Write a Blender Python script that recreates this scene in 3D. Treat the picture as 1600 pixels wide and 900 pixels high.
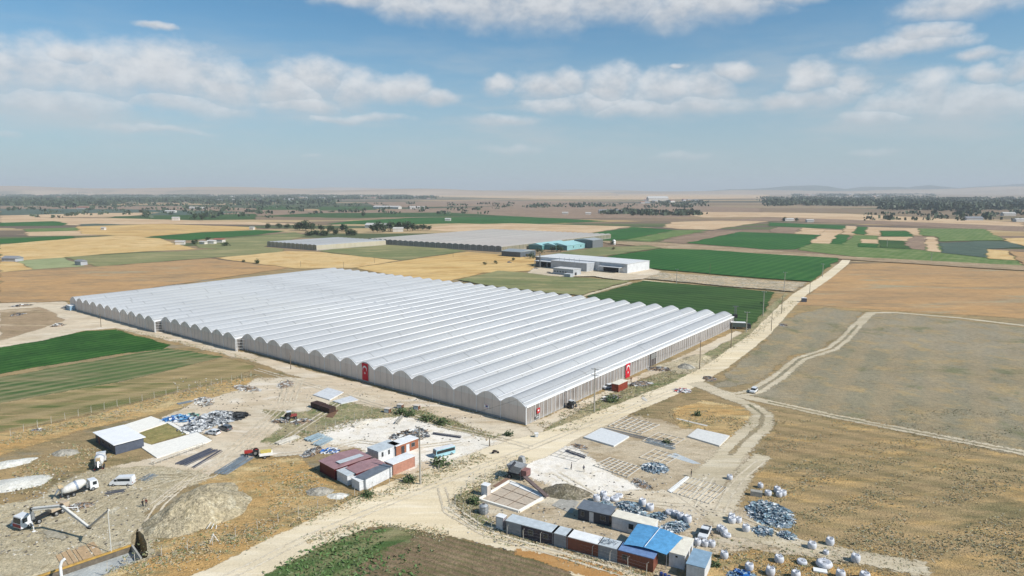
import bpy, bmesh, math, random
from mathutils import Vector, Matrix, noise as mn
from mathutils.geometry import tessellate_polygon
for o in list(bpy.data.objects): bpy.data.objects.remove(o)
sc = bpy.context.scene; COL = sc.collection
rnd = random.Random(7); R_ = math.radians; PI = math.pi
# ---------------------------------------------------------------- camera, light, sky
F_, HZ, CH = 1050.0, 297.0, 65.0
PIT = math.atan((450-HZ)/F_)
cd = bpy.data.cameras.new('camera'); cam = bpy.data.objects.new('camera', cd); COL.objects.link(cam)
cam.location = (0,0,CH); cam.rotation_euler = (PI/2-PIT,0,0)
cd.sensor_width = 36; cd.lens = F_/1600*36; cd.clip_start = 1; cd.clip_end = 60000
sc.camera = cam
SUN_AZ, SUN_EL = -25.0, 41.0          # azimuth measured from +x, counter-clockwise
sd = Vector((math.cos(R_(SUN_EL))*math.cos(R_(SUN_AZ)), math.cos(R_(SUN_EL))*math.sin(R_(SUN_AZ)), math.sin(R_(SUN_EL))))
sl = bpy.data.lights.new('sun','SUN'); sl.energy = 3.6; sl.angle = R_(0.5); sl.color = (1.0,0.955,0.89)
so = bpy.data.objects.new('sun', sl); COL.objects.link(so); so.rotation_euler = sd.to_track_quat('Z','Y').to_euler(); so.location=(200,-100,300)
sc.view_settings.view_transform='Standard'; sc.view_settings.look='None'
sc.view_settings.exposure = 0.6; sc.view_settings.gamma = 1; sc.view_settings.use_curve_mapping=False
sc.render.engine='CYCLES'
sc.cycles.max_bounces=8; sc.cycles.diffuse_bounces=4; sc.cycles.glossy_bounces=2; sc.cycles.transparent_max_bounces=24
sc.cycles.volume_bounces=0; sc.cycles.use_denoising=True
W = bpy.data.worlds.new('World'); sc.world = W; W.use_nodes=True
SKY_STRENGTH, SKY_TINT, SKY_LOW = 0.08, (0.50,0.84,0.92,1), (3.75,4.3,4.75,1)
HAZE_DENSITY, HAZE_COLOR = 0.85e-4, (0.86,0.91,0.96,1)

def px_dir(x,y):
    dx=(x-800)/F_; dy=-(y-450)/F_
    return Vector((dx, math.cos(PIT)+dy*math.sin(PIT), -math.sin(PIT)+dy*math.cos(PIT)))
def G(x,y,z=0.0):
    d=px_dir(x,y); t=(z-CH)/d.z
    return Vector((d.x*t,d.y*t))
def hpx(base,ty):
    b=G(*base); lo,hi=0.0,80.0
    for _ in range(30):
        m=(lo+hi)/2; dz=m-CH; f=b.y*math.cos(PIT)-dz*math.sin(PIT); u=b.y*math.sin(PIT)+dz*math.cos(PIT)
        if 450-F_*u/f>ty: lo=m
        else: hi=m
    return lo

class NT:
    def __init__(s,tree): s.t=tree; s.n=tree.nodes; s.l=tree.links
    def new(s,ty,**k):
        n=s.n.new(ty)
        for a,b in k.items(): setattr(n,a,b)
        return n
    def put(s,sock,v):
        if isinstance(v,bpy.types.NodeSocket): s.l.new(v,sock)
        elif v is not None: sock.default_value=v
    def math(s,op,a,b=None,c=None,clamp=False):
        n=s.new('ShaderNodeMath',operation=op,use_clamp=clamp); s.put(n.inputs[0],a); s.put(n.inputs[1],b)
        if c is not None: s.put(n.inputs[2],c)
        return n.outputs[0]
    def vmath(s,op,a,b=None):
        n=s.new('ShaderNodeVectorMath',operation=op); s.put(n.inputs[0],a); s.put(n.inputs[1],b)
        return n.outputs['Value'] if op in('DOT_PRODUCT','LENGTH') else n.outputs[0]
    def noise(s,vec,scale,detail=4,rough=.55,dist=0):
        n=s.new('ShaderNodeTexNoise'); s.put(n.inputs['Vector'],vec); n.inputs['Scale'].default_value=scale
        n.inputs['Detail'].default_value=detail; n.inputs['Roughness'].default_value=rough; n.inputs['Distortion'].default_value=dist
        return n.outputs['Fac']
    def mix(s,f,a,b,mode='MIX'):
        n=s.new('ShaderNodeMix',data_type='RGBA',blend_type=mode); s.put(n.inputs[0],f); s.put(n.inputs[6],a); s.put(n.inputs[7],b)
        return n.outputs[2]
    def rng(s,v,a,b,c=0.0,d=1.0,smooth=True):
        n=s.new('ShaderNodeMapRange',interpolation_type='SMOOTHSTEP' if smooth else 'LINEAR')
        s.put(n.inputs[0],v); n.inputs[1].default_value=a; n.inputs[2].default_value=b; n.inputs[3].default_value=c; n.inputs[4].default_value=d
        return n.outputs[0]
    def mapping(s,vec,rot=0,scale=(1,1,1)):
        n=s.new('ShaderNodeMapping'); s.put(n.inputs[0],vec); n.inputs['Rotation'].default_value=(0,0,rot); n.inputs['Scale'].default_value=scale
        return n.outputs[0]

def build_world():
    t=NT(W.node_tree); t.n.clear()
    out=t.new('ShaderNodeOutputWorld'); bg=t.new('ShaderNodeBackground'); bg.inputs[1].default_value=SKY_STRENGTH
    sky=t.new('ShaderNodeTexSky'); sky.sky_type='NISHITA'; sky.sun_disc=False
    sky.sun_elevation=R_(SUN_EL); sky.sun_rotation=R_(90-SUN_AZ); sky.altitude=900; sky.air_density=1.0; sky.dust_density=1.0; sky.ozone_density=2.0
    tc=t.new('ShaderNodeTexCoord'); g=t.vmath('NORMALIZE',tc.outputs['Generated'])
    sep=t.new('ShaderNodeSeparateXYZ'); t.put(sep.inputs[0],g)
    az=t.math('ARCTAN2',sep.outputs[0],sep.outputs[1]); el=t.math('ARCSINE',sep.outputs[2])
    cmb=t.new('ShaderNodeCombineXYZ'); t.put(cmb.inputs[0],az); t.put(cmb.inputs[1],el); uv=cmb.outputs[0]
    base=t.mix(1.0,sky.outputs[0],SKY_TINT,'MULTIPLY')
    low=t.rng(el,R_(-2),R_(15),0.85,0.0)
    base=t.mix(low,base,SKY_LOW)
    # cumulus: soft ellipses in direction space with noisy edges
    blobs=[(560,0,70,14),(640,6,80,26),(760,4,120,40),(850,10,110,42),(960,2,120,34),(1050,12,80,34),(1140,4,80,30),(1240,-6,60,14),
     (-10,112,80,40),(70,112,70,46),(110,85,40,22),(170,120,100,50),(260,122,100,50),(350,140,70,42),(90,160,120,26),(300,165,110,18),(450,140,50,44),(500,120,50,34),(560,140,60,34),(630,140,50,26),(680,153,36,16),(470,165,70,14),
     (775,136,34,16),(850,135,50,26),(890,125,36,22),(955,135,46,36),(930,160,70,20),(1040,145,70,34),(1110,135,40,34),(1135,108,44,14),(1000,170,90,16),(1090,165,70,20),(860,165,50,16),
     (1270,122,36,30),(1330,132,32,26),(1230,158,50,16),(1290,150,60,18),(1450,150,46,34),(1510,160,70,30),(1570,155,60,26),(1390,160,50,20),(1360,182,50,10),(1420,70,80,16),(1450,54,44,18),(1530,84,36,10),(1500,6,80,22),(1545,116,26,16),(1595,104,20,24),
     (800,236,52,8),(1065,244,50,6),(1372,237,36,7),(492,243,14,4),(780,188,70,11),(240,205,80,6),(12,214,22,5),(244,39,30,6),(560,185,90,7),(1060,108,16,5)]
    wn=t.new('ShaderNodeTexNoise'); t.put(wn.inputs['Vector'],uv); wn.inputs['Scale'].default_value=14; wn.inputs['Detail'].default_value=5
    wv=t.vmath('SUBTRACT',wn.outputs['Color'],(0.5,0.5,0.5)); wv=t.vmath('MULTIPLY',wv,(0.07,0.03,0)); uvw=t.vmath('ADD',uv,wv)
    Fv=None; Dv=None
    for bx_,by_,rx,ry in blobs:
        d=px_dir(bx_,by_).normalized(); a=math.atan2(d.x,d.y); e=math.asin(d.z)
        q=t.vmath('SUBTRACT',uvw,(a,e,0)); q=t.vmath('MULTIPLY',q,(F_/rx/1.08,F_/ry/1.12,0))
        f=t.math('SUBTRACT',1.0,t.vmath('DOT_PRODUCT',q,q))
        s=t.new('ShaderNodeSeparateXYZ'); t.put(s.inputs[0],q); dy=s.outputs[1]
        if Fv is None: Fv,Dv=f,dy
        else:
            gt=t.math('GREATER_THAN',f,Fv)
            m=t.new('ShaderNodeMix',data_type='FLOAT'); t.put(m.inputs[0],gt); t.put(m.inputs[2],Dv); t.put(m.inputs[3],dy)
            Dv=m.outputs[0]; Fv=t.math('SMOOTH_MAX',Fv,f,0.25)
    n1=t.noise(t.vmath('MULTIPLY',uv,(1,1.5,1)),30,8,.6); n2=t.noise(t.vmath('MULTIPLY',uv,(1,2.2,1)),9,6,.6)
    Fv=t.math('MAXIMUM',Fv,-1.5)
    ff=t.math('ADD',Fv,t.math('MULTIPLY',t.math('SUBTRACT',n1,.5),1.5))
    ff=t.math('ADD',ff,t.math('MULTIPLY',t.math('SUBTRACT',n2,.5),.9))
    al=t.rng(ff,-0.1,1.15,0,1)
    soft=t.rng(Dv,-0.9,0.0,0.55,1.0); al=t.math('MULTIPLY',al,soft)
    al=t.math('MULTIPLY',al,t.rng(el,R_(0.5),R_(9),0.25,0.9))
    sh=t.math('ADD',t.math('MULTIPLY',Dv,0.55),t.math('MULTIPLY',t.math('SUBTRACT',n1,.5),1.6)); sh=t.rng(sh,-0.45,0.55,0,1)
    ccol=t.mix(sh,(4.75,4.9,5.15,1),(6.3,6.45,6.6,1))
    # broad thin veil low in the sky
    veil=t.math('MULTIPLY',t.rng(t.noise(t.vmath('MULTIPLY',uv,(1,5,1)),4,6,.6),.40,.70,0,.55),t.rng(el,R_(1),R_(5),0,1))
    veil=t.math('MULTIPLY',veil,t.rng(el,R_(7),R_(13),1,0.15))
    c=t.mix(veil,base,(4.7,4.95,5.15,1)); c=t.mix(al,c,ccol)
    t.put(bg.inputs[0],c); t.l.new(bg.outputs[0],out.inputs[0])
build_world()
W.cycles.sampling_method='MANUAL'; W.cycles.sample_map_resolution=256

# ---------------------------------------------------------------- helpers
def lin(c): c=c/255.0; return c/12.92 if c<=.04045 else ((c+.055)/1.055)**2.4
def C(r,g,b,k=1.25): return (min(.82,lin(r)/k),min(.82,lin(g)/k),min(.82,lin(b)/k),1)
class MB:
    def __init__(s): s.v=[]; s.f=[]; s.m=[]
    def add(s,vs,fs,m=0):
        o=len(s.v); s.v+= [tuple(x) for x in vs]; s.f+=[tuple(i+o for i in f) for f in fs]; s.m+=[m]*len(fs); return s
    def box(s,x0,x1,y0,y1,z0,z1,m=0):
        return s.add([(x0,y0,z0),(x1,y0,z0),(x1,y1,z0),(x0,y1,z0),(x0,y0,z1),(x1,y0,z1),(x1,y1,z1),(x0,y1,z1)],
          [(0,3,2,1),(4,5,6,7),(0,1,5,4),(1,2,6,5),(2,3,7,6),(3,0,4,7)],m)
    def obox(s,c,size,rz=0,m=0,tilt=0):
        M=Matrix.Translation(Vector(c))@Matrix.Rotation(rz,4,'Z')@Matrix.Rotation(tilt,4,'Y')
        hx,hy,hz=size[0]/2,size[1]/2,size[2]/2
        vs=[M@Vector((a*hx,b*hy,c_*hz)) for c_ in(-1,1) for a,b in((-1,-1),(1,-1),(1,1),(-1,1))]
        return s.add(vs,[(0,3,2,1),(4,5,6,7),(0,1,5,4),(1,2,6,5),(2,3,7,6),(3,0,4,7)],m)
    def cyl(s,p0,p1,r0,r1=None,n=8,m=0,caps=True):
        r1=r0 if r1 is None else r1; p0=Vector(p0); p1=Vector(p1); d=(p1-p0).normalized()
        a=d.orthogonal().normalized(); b=d.cross(a); vs=[]
        for p,r in((p0,r0),(p1,r1)):
            for i in range(n):
                t=2*PI*i/n; vs.append(p+a*math.cos(t)*r+b*math.sin(t)*r)
        fs=[(i,(i+1)%n,n+(i+1)%n,n+i) for i in range(n)]
        if caps: fs+=[tuple(range(n-1,-1,-1)),tuple(range(n,2*n))]
        return s.add(vs,fs,m)
    def tube(s,pts,r,n=6,m=0):
        for a,b in zip(pts,pts[1:]): s.cyl(a,b,r,r,n,m)
        return s
    def lathe(s,prof,n=12,m=0,c=(0,0,0)):
        vs=[];fs=[]
        for r,z in prof:
            for i in range(n):
                t=2*PI*i/n; vs.append((c[0]+r*math.cos(t),c[1]+r*math.sin(t),c[2]+z))
        for k in range(len(prof)-1):
            for i in range(n): fs.append((k*n+i,k*n+(i+1)%n,(k+1)*n+(i+1)%n,(k+1)*n+i))
        fs.append(tuple(range((len(prof)-1)*n,len(prof)*n))); fs.append(tuple(range(n-1,-1,-1)))
        return s.add(vs,fs,m)
    def extr(s,prof,y0,y1,m=0,inset=None):   # profile (x,z) swept along y; inset narrows by height
        n=len(prof); zmax=max(p[1] for p in prof); zmin=min(p[1] for p in prof); vs=[]
        for k,y in((0,y0),(1,y1)):
            for x,z in prof:
                i=0
                if inset: i=inset*max(0,(z-zmin)/(zmax-zmin))
                vs.append((x,y+(i if k==0 else -i),z))
        fs=[(i,n+i,n+(i+1)%n,(i+1)%n) for i in range(n)]+[tuple(range(n)),tuple(range(2*n-1,n-1,-1))]
        return s.add(vs,fs,m)
    def build(s,name,mats,parent=None,smooth=False):
        me=bpy.data.meshes.new(name); me.from_pydata(s.v,[],s.f)
        if not isinstance(mats,(list,tuple)): mats=[mats]
        for q in mats: me.materials.append(q)
        me.polygons.foreach_set('material_index',s.m)
        if smooth: me.polygons.foreach_set('use_smooth',[True]*len(s.f))
        bm=bmesh.new(); bm.from_mesh(me); bmesh.ops.recalc_face_normals(bm,faces=bm.faces); bm.to_mesh(me); bm.free()
        o=bpy.data.objects.new(name,me); COL.objects.link(o)
        if parent is not None: o.parent=parent
        return o
def tag(o,label=None,cat=None,group=None,kind=None):
    if label: o['label']=label
    if cat: o['category']=cat
    if group: o['group']=group
    if kind: o['kind']=kind
    return o
def thing(name,label,cat,p,rz=0,group=None,z=0):
    o=bpy.data.objects.new(name,None); COL.objects.link(o); o.empty_display_size=.5
    o.location=(p[0],p[1],z); o.rotation_euler=(0,0,rz); return tag(o,label,cat,group)
def dup(root,p,rz,label=None,group=None,s=1,z=0):
    r=root.copy(); COL.objects.link(r); r.location=(p[0],p[1],z); r.rotation_euler=(0,0,rz); r.scale=(s,s,s) if not isinstance(s,tuple) else s
    if label: r['label']=label
    if group: r['group']=group
    for ch in list(root.children):
        c=ch.copy(); COL.objects.link(c); c.parent=r
        for g in ch.children:
            d=g.copy(); COL.objects.link(d); d.parent=c
    return r

# ---------------------------------------------------------------- materials
MC={}
def bsdf(name):
    m=bpy.data.materials.new(name); m.use_nodes=True; t=NT(m.node_tree)
    return m,t,m.node_tree.nodes['Principled BSDF']
def paint(name,rgb,rough=.6,var=.12,metal=0,scale=1.5,corr=None,dirt=None,k=1.25,spec=.4):
    """painted / plain surface with blotchy wear; corr=(axis,pitch) adds corrugation"""
    if name in MC: return MC[name]
    m,t,b=bsdf(name); c=C(*rgb,k); tc=t.new('ShaderNodeTexCoord').outputs['Object']
    n=t.noise(tc,scale,6,.65); d=tuple(x*(1-2.2*var) for x in c[:3])+(1,); e=tuple(min(.85,x*(1+var)) for x in c[:3])+(1,)
    col=t.mix(t.rng(n,.3,.7),d,e)
    n2=t.noise(t.mapping(tc,0,(3,3,.6)),2.2,5,.7)
    col=t.mix(t.rng(n2,.55,.8,0,.5),col,C(*(dirt or (150,135,112)),k))
    t.put(b.inputs['Base Color'],col); b.inputs['Roughness'].default_value=rough; b.inputs['Metallic'].default_value=metal; b.inputs['Specular IOR Level'].default_value=spec
    if corr:
        w=t.new('ShaderNodeTexWave'); w.bands_direction=corr[0]; t.put(w.inputs[0],tc); w.inputs['Scale'].default_value=1/corr[1]*.314
        bu=t.new('ShaderNodeBump'); bu.inputs['Strength'].default_value=.6; bu.inputs['Distance'].default_value=.06; t.put(bu.inputs['Height'],w.outputs[1]); t.put(b.inputs['Normal'],bu.outputs[0])
    MC[name]=m; return m
def glassm():
    if 'glass' in MC: return MC['glass']
    m,t,b=bsdf('dark_glass'); tc=t.new('ShaderNodeTexCoord').outputs['Object']
    t.put(b.inputs['Base Color'],t.mix(t.noise(tc,2),(.01,.014,.018,1),(.035,.045,.05,1))); b.inputs['Roughness'].default_value=.12
    MC['glass']=m; return m
def ground_nodes(t,cols,name_='',s1=.02,s2=.25,rows=None,stretch=None,fine=.18,speck=None):
    """cols=[a,b,c]; rows=(angle_deg,pitch,strength,color)"""
    tc=t.new('ShaderNodeTexCoord').outputs['Object']; v=tc; gk=1.25 if cols[0][1]>cols[0][0]*1.15 else 1.1
    if stretch: v=t.mapping(tc,-R_(stretch[0]),(stretch[1],1,1))
    n1=t.noise(v,s1,5,.6,.3); n2=t.noise(v,s2,7,.68); n3=t.noise(tc,2.2,4,.7)
    col=t.mix(t.rng(n1,.38,.62),C(*cols[0],gk),C(*cols[1],gk)); col=t.mix(t.rng(n2,.47,.66),col,C(*cols[2],gk))
    if len(cols)>3:
        n4=t.noise(v,s2*.45,6,.7,.5); col=t.mix(t.rng(n4,.54,.66),col,C(*cols[3],gk))
    if speck:
        n5=t.noise(tc,speck[1],4,.75); col=t.mix(t.rng(n5,.60,.70,0,.85),col,C(*speck[0],gk))
    h=n2
    if rows:
        r=t.mapping(tc,-R_(rows[0])); s=t.new('ShaderNodeSeparateXYZ'); t.put(s.inputs[0],r)
        y=t.math('ADD',s.outputs[1],t.math('MULTIPLY',n2,rows[1]*(.9 if name_=='row_field' else .5)))
        w=t.math('SINE',t.math('MULTIPLY',y,2*PI/rows[1])); w=t.rng(w,-.5,.9); w=t.math('MULTIPLY',w,t.rng(n1,.3,.7,rows[2]*.45,rows[2]*1.2))
        col=t.mix(w,col,C(*rows[3],gk))
    n6=t.noise(v,.55,5,.7); n7=t.noise(v,.06,4,.6)
    f=t.math('MULTIPLY',t.math('SUBTRACT',n3,.5),fine*4.5); f=t.math('ADD',f,t.math('MULTIPLY',t.math('SUBTRACT',n6,.5),fine*5)); f=t.math('ADD',f,t.math('MULTIPLY',t.math('SUBTRACT',n7,.5),.5)); f=t.math('MAXIMUM',t.math('ADD',f,1.0),.35)
    cm=t.new('ShaderNodeCombineXYZ'); [t.put(cm.inputs[i],f) for i in range(3)]
    col=t.mix(1.0,col,cm.outputs[0],'MULTIPLY')
    return col,n3,h,tc
def gmat(name,cols,edge=True,bump=.5,rough=.95,ragged=1.0,**k):
    if name in MC: return MC[name]
    m,t,b=bsdf(name); col,n3,h,tc=ground_nodes(t,cols,name,**k)
    t.put(b.inputs['Base Color'],col); b.inputs['Roughness'].default_value=rough; b.inputs['Specular IOR Level'].default_value=.15
    bu=t.new('ShaderNodeBump'); bu.inputs['Strength'].default_value=bump; bu.inputs['Distance'].default_value=.35; t.put(bu.inputs['Height'],t.math('ADD',n3,h)); t.put(b.inputs['Normal'],bu.outputs[0])
    if edge:
        at=t.new('ShaderNodeAttribute',attribute_name='edge')
        ne=t.noise(tc,.9,6,.75); e=t.math('ADD',at.outputs['Fac'],t.math('MULTIPLY',t.math('SUBTRACT',ne,.5),1.3*ragged)); a=t.rng(e,.40,.62)
        a=t.math('MAXIMUM',a,t.rng(at.outputs['Fac'],.97,1.0,0,1))
        tr=t.new('ShaderNodeBsdfTransparent'); ms=t.new('ShaderNodeMixShader'); t.put(ms.inputs[0],a); t.l.new(tr.outputs[0],ms.inputs[1]); t.l.new(b.outputs[0],ms.inputs[2])
        t.l.new(ms.outputs[0],m.node_tree.nodes['Material Output'].inputs[0])
    MC[name]=m; return m
# ---------------------------------------------------------------- ground, pit, fields, roads
TAN=(176,143,102); ORG=(186,140,84); OLV=(122,110,78); GRY=(150,137,116); PAL=(214,198,170)
def Gm(n,*a,**k): return gmat(n,*a,**k)
m_dry=Gm('dry_grass',[(160,140,104),(176,148,104),(128,118,84),(150,140,118)],edge=False,s1=.022,s2=.16,fine=.24,stretch=(-25,.45),bump=1.0,speck=((96,88,62),.55))
PIT1=[(14,918),(205,853.5),(219,874),(150,903),(100,935)]
PIT2=[(205,853.5),(204,838),(214,826),(226,838),(243,868),(219,874)]
def ground():
    t=NT(m_dry.node_tree); b=t.n['Principled BSDF']; old=b.inputs['Base Color'].links[0].from_socket
    tc=t.new('ShaderNodeTexCoord').outputs['Object']
    wob=t.noise(tc,.004,4); ln=t.vmath('LENGTH',tc); d=t.math('ADD',ln,t.math('MULTIPLY',wob,300))
    def mosaic(rot,sx,sy,ramp,wsc):
        wn=t.new('ShaderNodeTexNoise'); t.put(wn.inputs[0],tc); wn.inputs['Scale'].default_value=wsc; wn.inputs['Detail'].default_value=3
        v=t.vmath('ADD',tc,t.vmath('MULTIPLY',t.vmath('SUBTRACT',wn.outputs['Color'],(.5,.5,.5)),(60,60,0)))
        v=t.mapping(v,R_(rot),(sx,sy,0)); vo=t.new('ShaderNodeTexVoronoi'); vo.distance='CHEBYCHEV'; vo.voronoi_dimensions='2D'; t.put(vo.inputs['Vector'],v); vo.inputs['Scale'].default_value=1; vo.inputs['Randomness'].default_value=.8
        s=t.new('ShaderNodeSeparateXYZ'); t.put(s.inputs[0],vo.outputs['Color'])
        r=t.new('ShaderNodeValToRGB'); r.color_ramp.interpolation='CONSTANT'; e=r.color_ramp.elements
        while len(e)<len(ramp): e.new(.5)
        for i,(p,c) in enumerate(ramp): e[i].position=p; e[i].color=C(*c)
        t.put(r.inputs[0],s.outputs[0]); return r.outputs[0],s.outputs[1]
    rampA=[(0,(196,165,118)),(.14,(150,128,104)),(.30,(132,116,96)),(.42,(88,104,66)),(.52,(205,178,134)),(.62,(118,104,90)),(.72,(74,96,56)),(.80,(168,144,112)),(.9,(108,116,76))]
    a,_=mosaic(35,1/330.,1/90.,rampA,.003); a2,_=mosaic(8,1/1500.,1/330.,[(0,(150,128,104)),(.2,(112,102,88)),(.4,(196,165,125)),(.52,(86,98,70)),(.62,(132,116,98)),(.75,(70,86,60)),(.85,(170,148,118))],.001)
    far=t.mix(t.rng(ln,1500,2400),a,a2)
    nz=t.noise(t.mapping(tc,0,(.3,1,1)),.02,6,.7); far=t.mix(t.rng(nz,.35,.7,0,.35),far,C(120,108,84))
    # open brown steppe beyond the valley floor
    far=t.mix(t.rng(ln,5200,9000,0,.8),far,C(178,156,130))
    t.put(b.inputs['Base Color'],t.mix(t.rng(d,760,900),old,far))
    xs=[-30000,-16000,-8000,-4000,-2000,-1000,-500,-300,-150,-50,50,150,300,500,1000,2000,4000,8000,16000,30000]
    ys=[-400,-100,70,150,250,400,600,1000,1600,2600,4200,7000,11000,18000,30000]
    mb=MB()
    for i in range(len(xs)-1):
        for j in range(len(ys)-1):
            x0,x1,y0,y1=xs[i],xs[i+1],ys[j],ys[j+1]
            if x0==-150 and y0==70:
                out=[Vector((x0,y0,0)),Vector((x1,y0,0)),Vector((x1,y1,0)),Vector((x0,y1,0))]
                hole=[G(*p) for p in PITALL]; hole=[Vector((p.x,p.y,0)) for p in hole]
                fs=tessellate_polygon([out,hole]); mb.add([tuple(p) for p in out+hole],fs)
            else: mb.add([(x0,y0,0),(x1,y0,0),(x1,y1,0),(x0,y1,0)],[(0,1,2,3)])
    g=mb.build('ground',m_dry); tag(g,kind='structure')
PITALL=[(14,918),(205,853.5),(204,838),(214,826),(226,838),(243,868),(219,874),(150,903),(100,935)]
ground()
def inward(poly):
    a=sum(p.x*q.y-q.x*p.y for p,q in zip(poly,poly[1:]+poly[:1])); return poly if a>0 else poly[::-1]
NZ=[0]
def patch_w(name,poly,mat,feather,step,jit,z,hole=None,kind='structure'):
    poly=inward([Vector((p[0],p[1])) for p in poly])
    pts=[]
    n=len(poly)
    for i in range(n):
        a,b=poly[i],poly[(i+1)%n]; k=max(1,int((b-a).length/step))
        for j in range(k): pts.append(a+(b-a)*(j/k))
    n=len(pts); nor=[]
    for i in range(n):
        d=(pts[(i+1)%n]-pts[i-1]).normalized(); nor.append(Vector((d.y,-d.x)))
    sc_=.13/max(step,.5)
    nor=[(nor[i-1]+nor[i]*2+nor[(i+1)%n]).normalized() for i in range(n)]
    feather=min(feather,2.6) if step<3 else feather
    base=[]
    for p,q in zip(pts,nor):
        w=mn.noise(Vector((p.x*sc_*2,p.y*sc_*2,3.1+len(name))))*jit+mn.noise(Vector((p.x*sc_*7,p.y*sc_*7,9.)))*jit*.4
        base.append(p+q*w)
    out=[p+q*feather*.5 for p,q in zip(base,nor)]; inn=[p-q*feather*.5 for p,q in zip(base,nor)]
    vin=[Vector((p.x,p.y,z)) for p in inn]; loops=[vin]
    extra=[]
    if hole: extra=[Vector((h.x,h.y,z)) for h in hole]; loops.append(extra)
    tri=tessellate_polygon(loops)
    nv=len(vin); V=[tuple(v) for v in vin+extra]+[(p.x,p.y,z-.0025) for p in out]; o=len(vin)+len(extra)
    F=[tuple(t) for t in tri]+[(i,(i+1)%n,o+(i+1)%n,o+i) for i in range(n)]
    me=bpy.data.meshes.new(name); me.from_pydata(V,[],F); me.materials.append(mat)
    at=me.attributes.new('edge','FLOAT','POINT'); at.data.foreach_set('value',[1.0]*o+[0.0]*n)
    bm=bmesh.new(); bm.from_mesh(me)
    for f in bm.faces:
        f.normal_update()
        if f.normal.z<0: f.normal_flip()
    bm.to_mesh(me); bm.free()
    ob=bpy.data.objects.new(name,me); COL.objects.link(ob); return tag(ob,kind=kind)
LAY=[]
def layer(poly,step):
    b=(min(p[0] for p in poly)-3,max(p[0] for p in poly)+3,min(p[1] for p in poly)-3,max(p[1] for p in poly)+3)
    l=1+max([q[4] for q in LAY if q[0]<b[1] and b[0]<q[1] and q[2]<b[3] and b[2]<q[3]] or [0])
    LAY.append(b+(l,)); return .004+step*l
def patch(name,px,mat,feather=None,jit=None,far=False,hole=None):
    poly=[G(*p) for p in px]; d=sum(p.length for p in poly)/len(poly)
    z=layer(poly,.004 if not far else .02)
    f=feather if feather is not None else max(.8,d*.009); j=jit if jit is not None else max(.5,d*.005)
    return patch_w(name,poly,mat,f,max(1.2,d*.009),j,z,hole)
def ribbon(px,w):
    """px: list of (x,y) centre pixels, w: width in metres (or list)"""
    c=[G(*p) for p in px]; L=[];R=[]
    for i,p in enumerate(c):
        d=(c[min(i+1,len(c)-1)]-c[max(i-1,0)]).normalized(); nrm=Vector((-d.y,d.x)); ww=(w[i] if isinstance(w,list) else w)/2
        L.append(p+nrm*ww); R.append(p-nrm*ww)
    return L+R[::-1]
def road(name,px,w,mat,feather=1.4,jit=.5):
    rb=ribbon(px,w); return patch_w(name,rb,mat,feather,1.5,jit,layer(rb,.004))

straw=Gm('straw_stubble',[(208,176,120),(218,188,136),(196,158,100)],s1=.01,s2=.05,rows=(52,9,.25,(190,156,104)),fine=.08,bump=.3)
straw2=Gm('straw_field',[(214,182,124),(205,170,112),(188,150,92),(178,150,104)],s1=.01,s2=.04,rows=(52,14,.3,(182,142,86)),fine=.1,stretch=(0,.35),bump=.3)
paletan=Gm('pale_fallow',[(206,176,140),(192,160,124),(214,190,156)],s1=.008,s2=.04,fine=.08,stretch=(0,.5),bump=.3)
grn=Gm('green_crop',[(46,98,42),(54,106,46),(42,88,38)],s1=.012,s2=.06,rows=(52,9,.5,(80,122,60)),fine=.08,bump=.3)
grnl=Gm('light_green_crop',[(108,132,72),(96,124,64),(132,142,90)],s1=.012,s2=.06,rows=(52,7,.4,(138,146,96)),fine=.08,bump=.3)
grnd=Gm('dark_green_crop',[(52,84,40),(60,92,42),(44,72,34),(72,96,48)],s1=.02,s2=.05,rows=(140,8,.6,(88,114,62)),fine=.12,stretch=(-30,.4),bump=.4)
grnb=Gm('blue_green_crop',[(82,100,88),(92,108,92),(74,92,80)],s1=.01,s2=.05,rows=(95,8,.4,(104,116,100)),fine=.08,bump=.3)
olive=Gm('olive_pasture',[(140,138,96),(118,124,82),(160,150,108),(104,112,74)],s1=.01,s2=.05,fine=.15,stretch=(0,.35),bump=.4)
sage=Gm('sage_crop',[(152,158,116),(160,164,120),(140,148,104)],s1=.02,s2=.08,fine=.08,bump=.3)
rust=Gm('rusty_dry_grass',[(178,144,104),(188,150,104),(156,132,100),(168,154,124)],s1=.012,s2=.07,fine=.2,stretch=(0,.3),bump=.6)
brown=Gm('brown_soil',[(152,128,108),(140,118,98),(164,140,116)],s1=.01,s2=.05,fine=.1,rows=(52,9,.3,(132,112,96)),bump=.3)
grey=Gm('grey_fallow',[(152,142,120),(142,134,110),(166,146,108),(124,122,92)],s1=.012,s2=.09,fine=.22,rows=(57,13,.4,(166,146,114)),ragged=2.,bump=.6,speck=((104,100,74),.4))
scrub=Gm('scrub_strip',[(176,152,122),(160,138,110),(140,122,92),(198,178,150)],s1=.03,s2=.12,fine=.25,stretch=(0,.4),bump=.6)
dirt=Gm('pale_dirt',[(216,202,178),(208,190,164),(194,176,148),(226,214,196)],s1=.05,s2=.22,fine=.12,ragged=1.6,bump=.5,stretch=(50,.4))
dirtw=Gm('white_dirt',[(234,226,212),(240,232,220),(222,210,190)],s1=.05,s2=.3,fine=.1,ragged=1.8,bump=.4)
dirtg=Gm('dug_earth',[(204,190,160),(194,180,150),(182,166,134),(210,200,176)],s1=.07,s2=.5,fine=.25,ragged=1.8,bump=1.2,speck=((140,126,96),1.2))
roadm=Gm('dirt_road',[(226,210,180),(218,200,166),(232,218,192)],s1=.04,s2=.3,fine=.08,ragged=1.3,bump=.3,stretch=(46,.15))
trackm=Gm('grey_track',[(200,186,160),(188,174,146),(208,196,172)],s1=.04,s2=.3,fine=.12,ragged=1.8,bump=.3,stretch=(46,.15))
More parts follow.
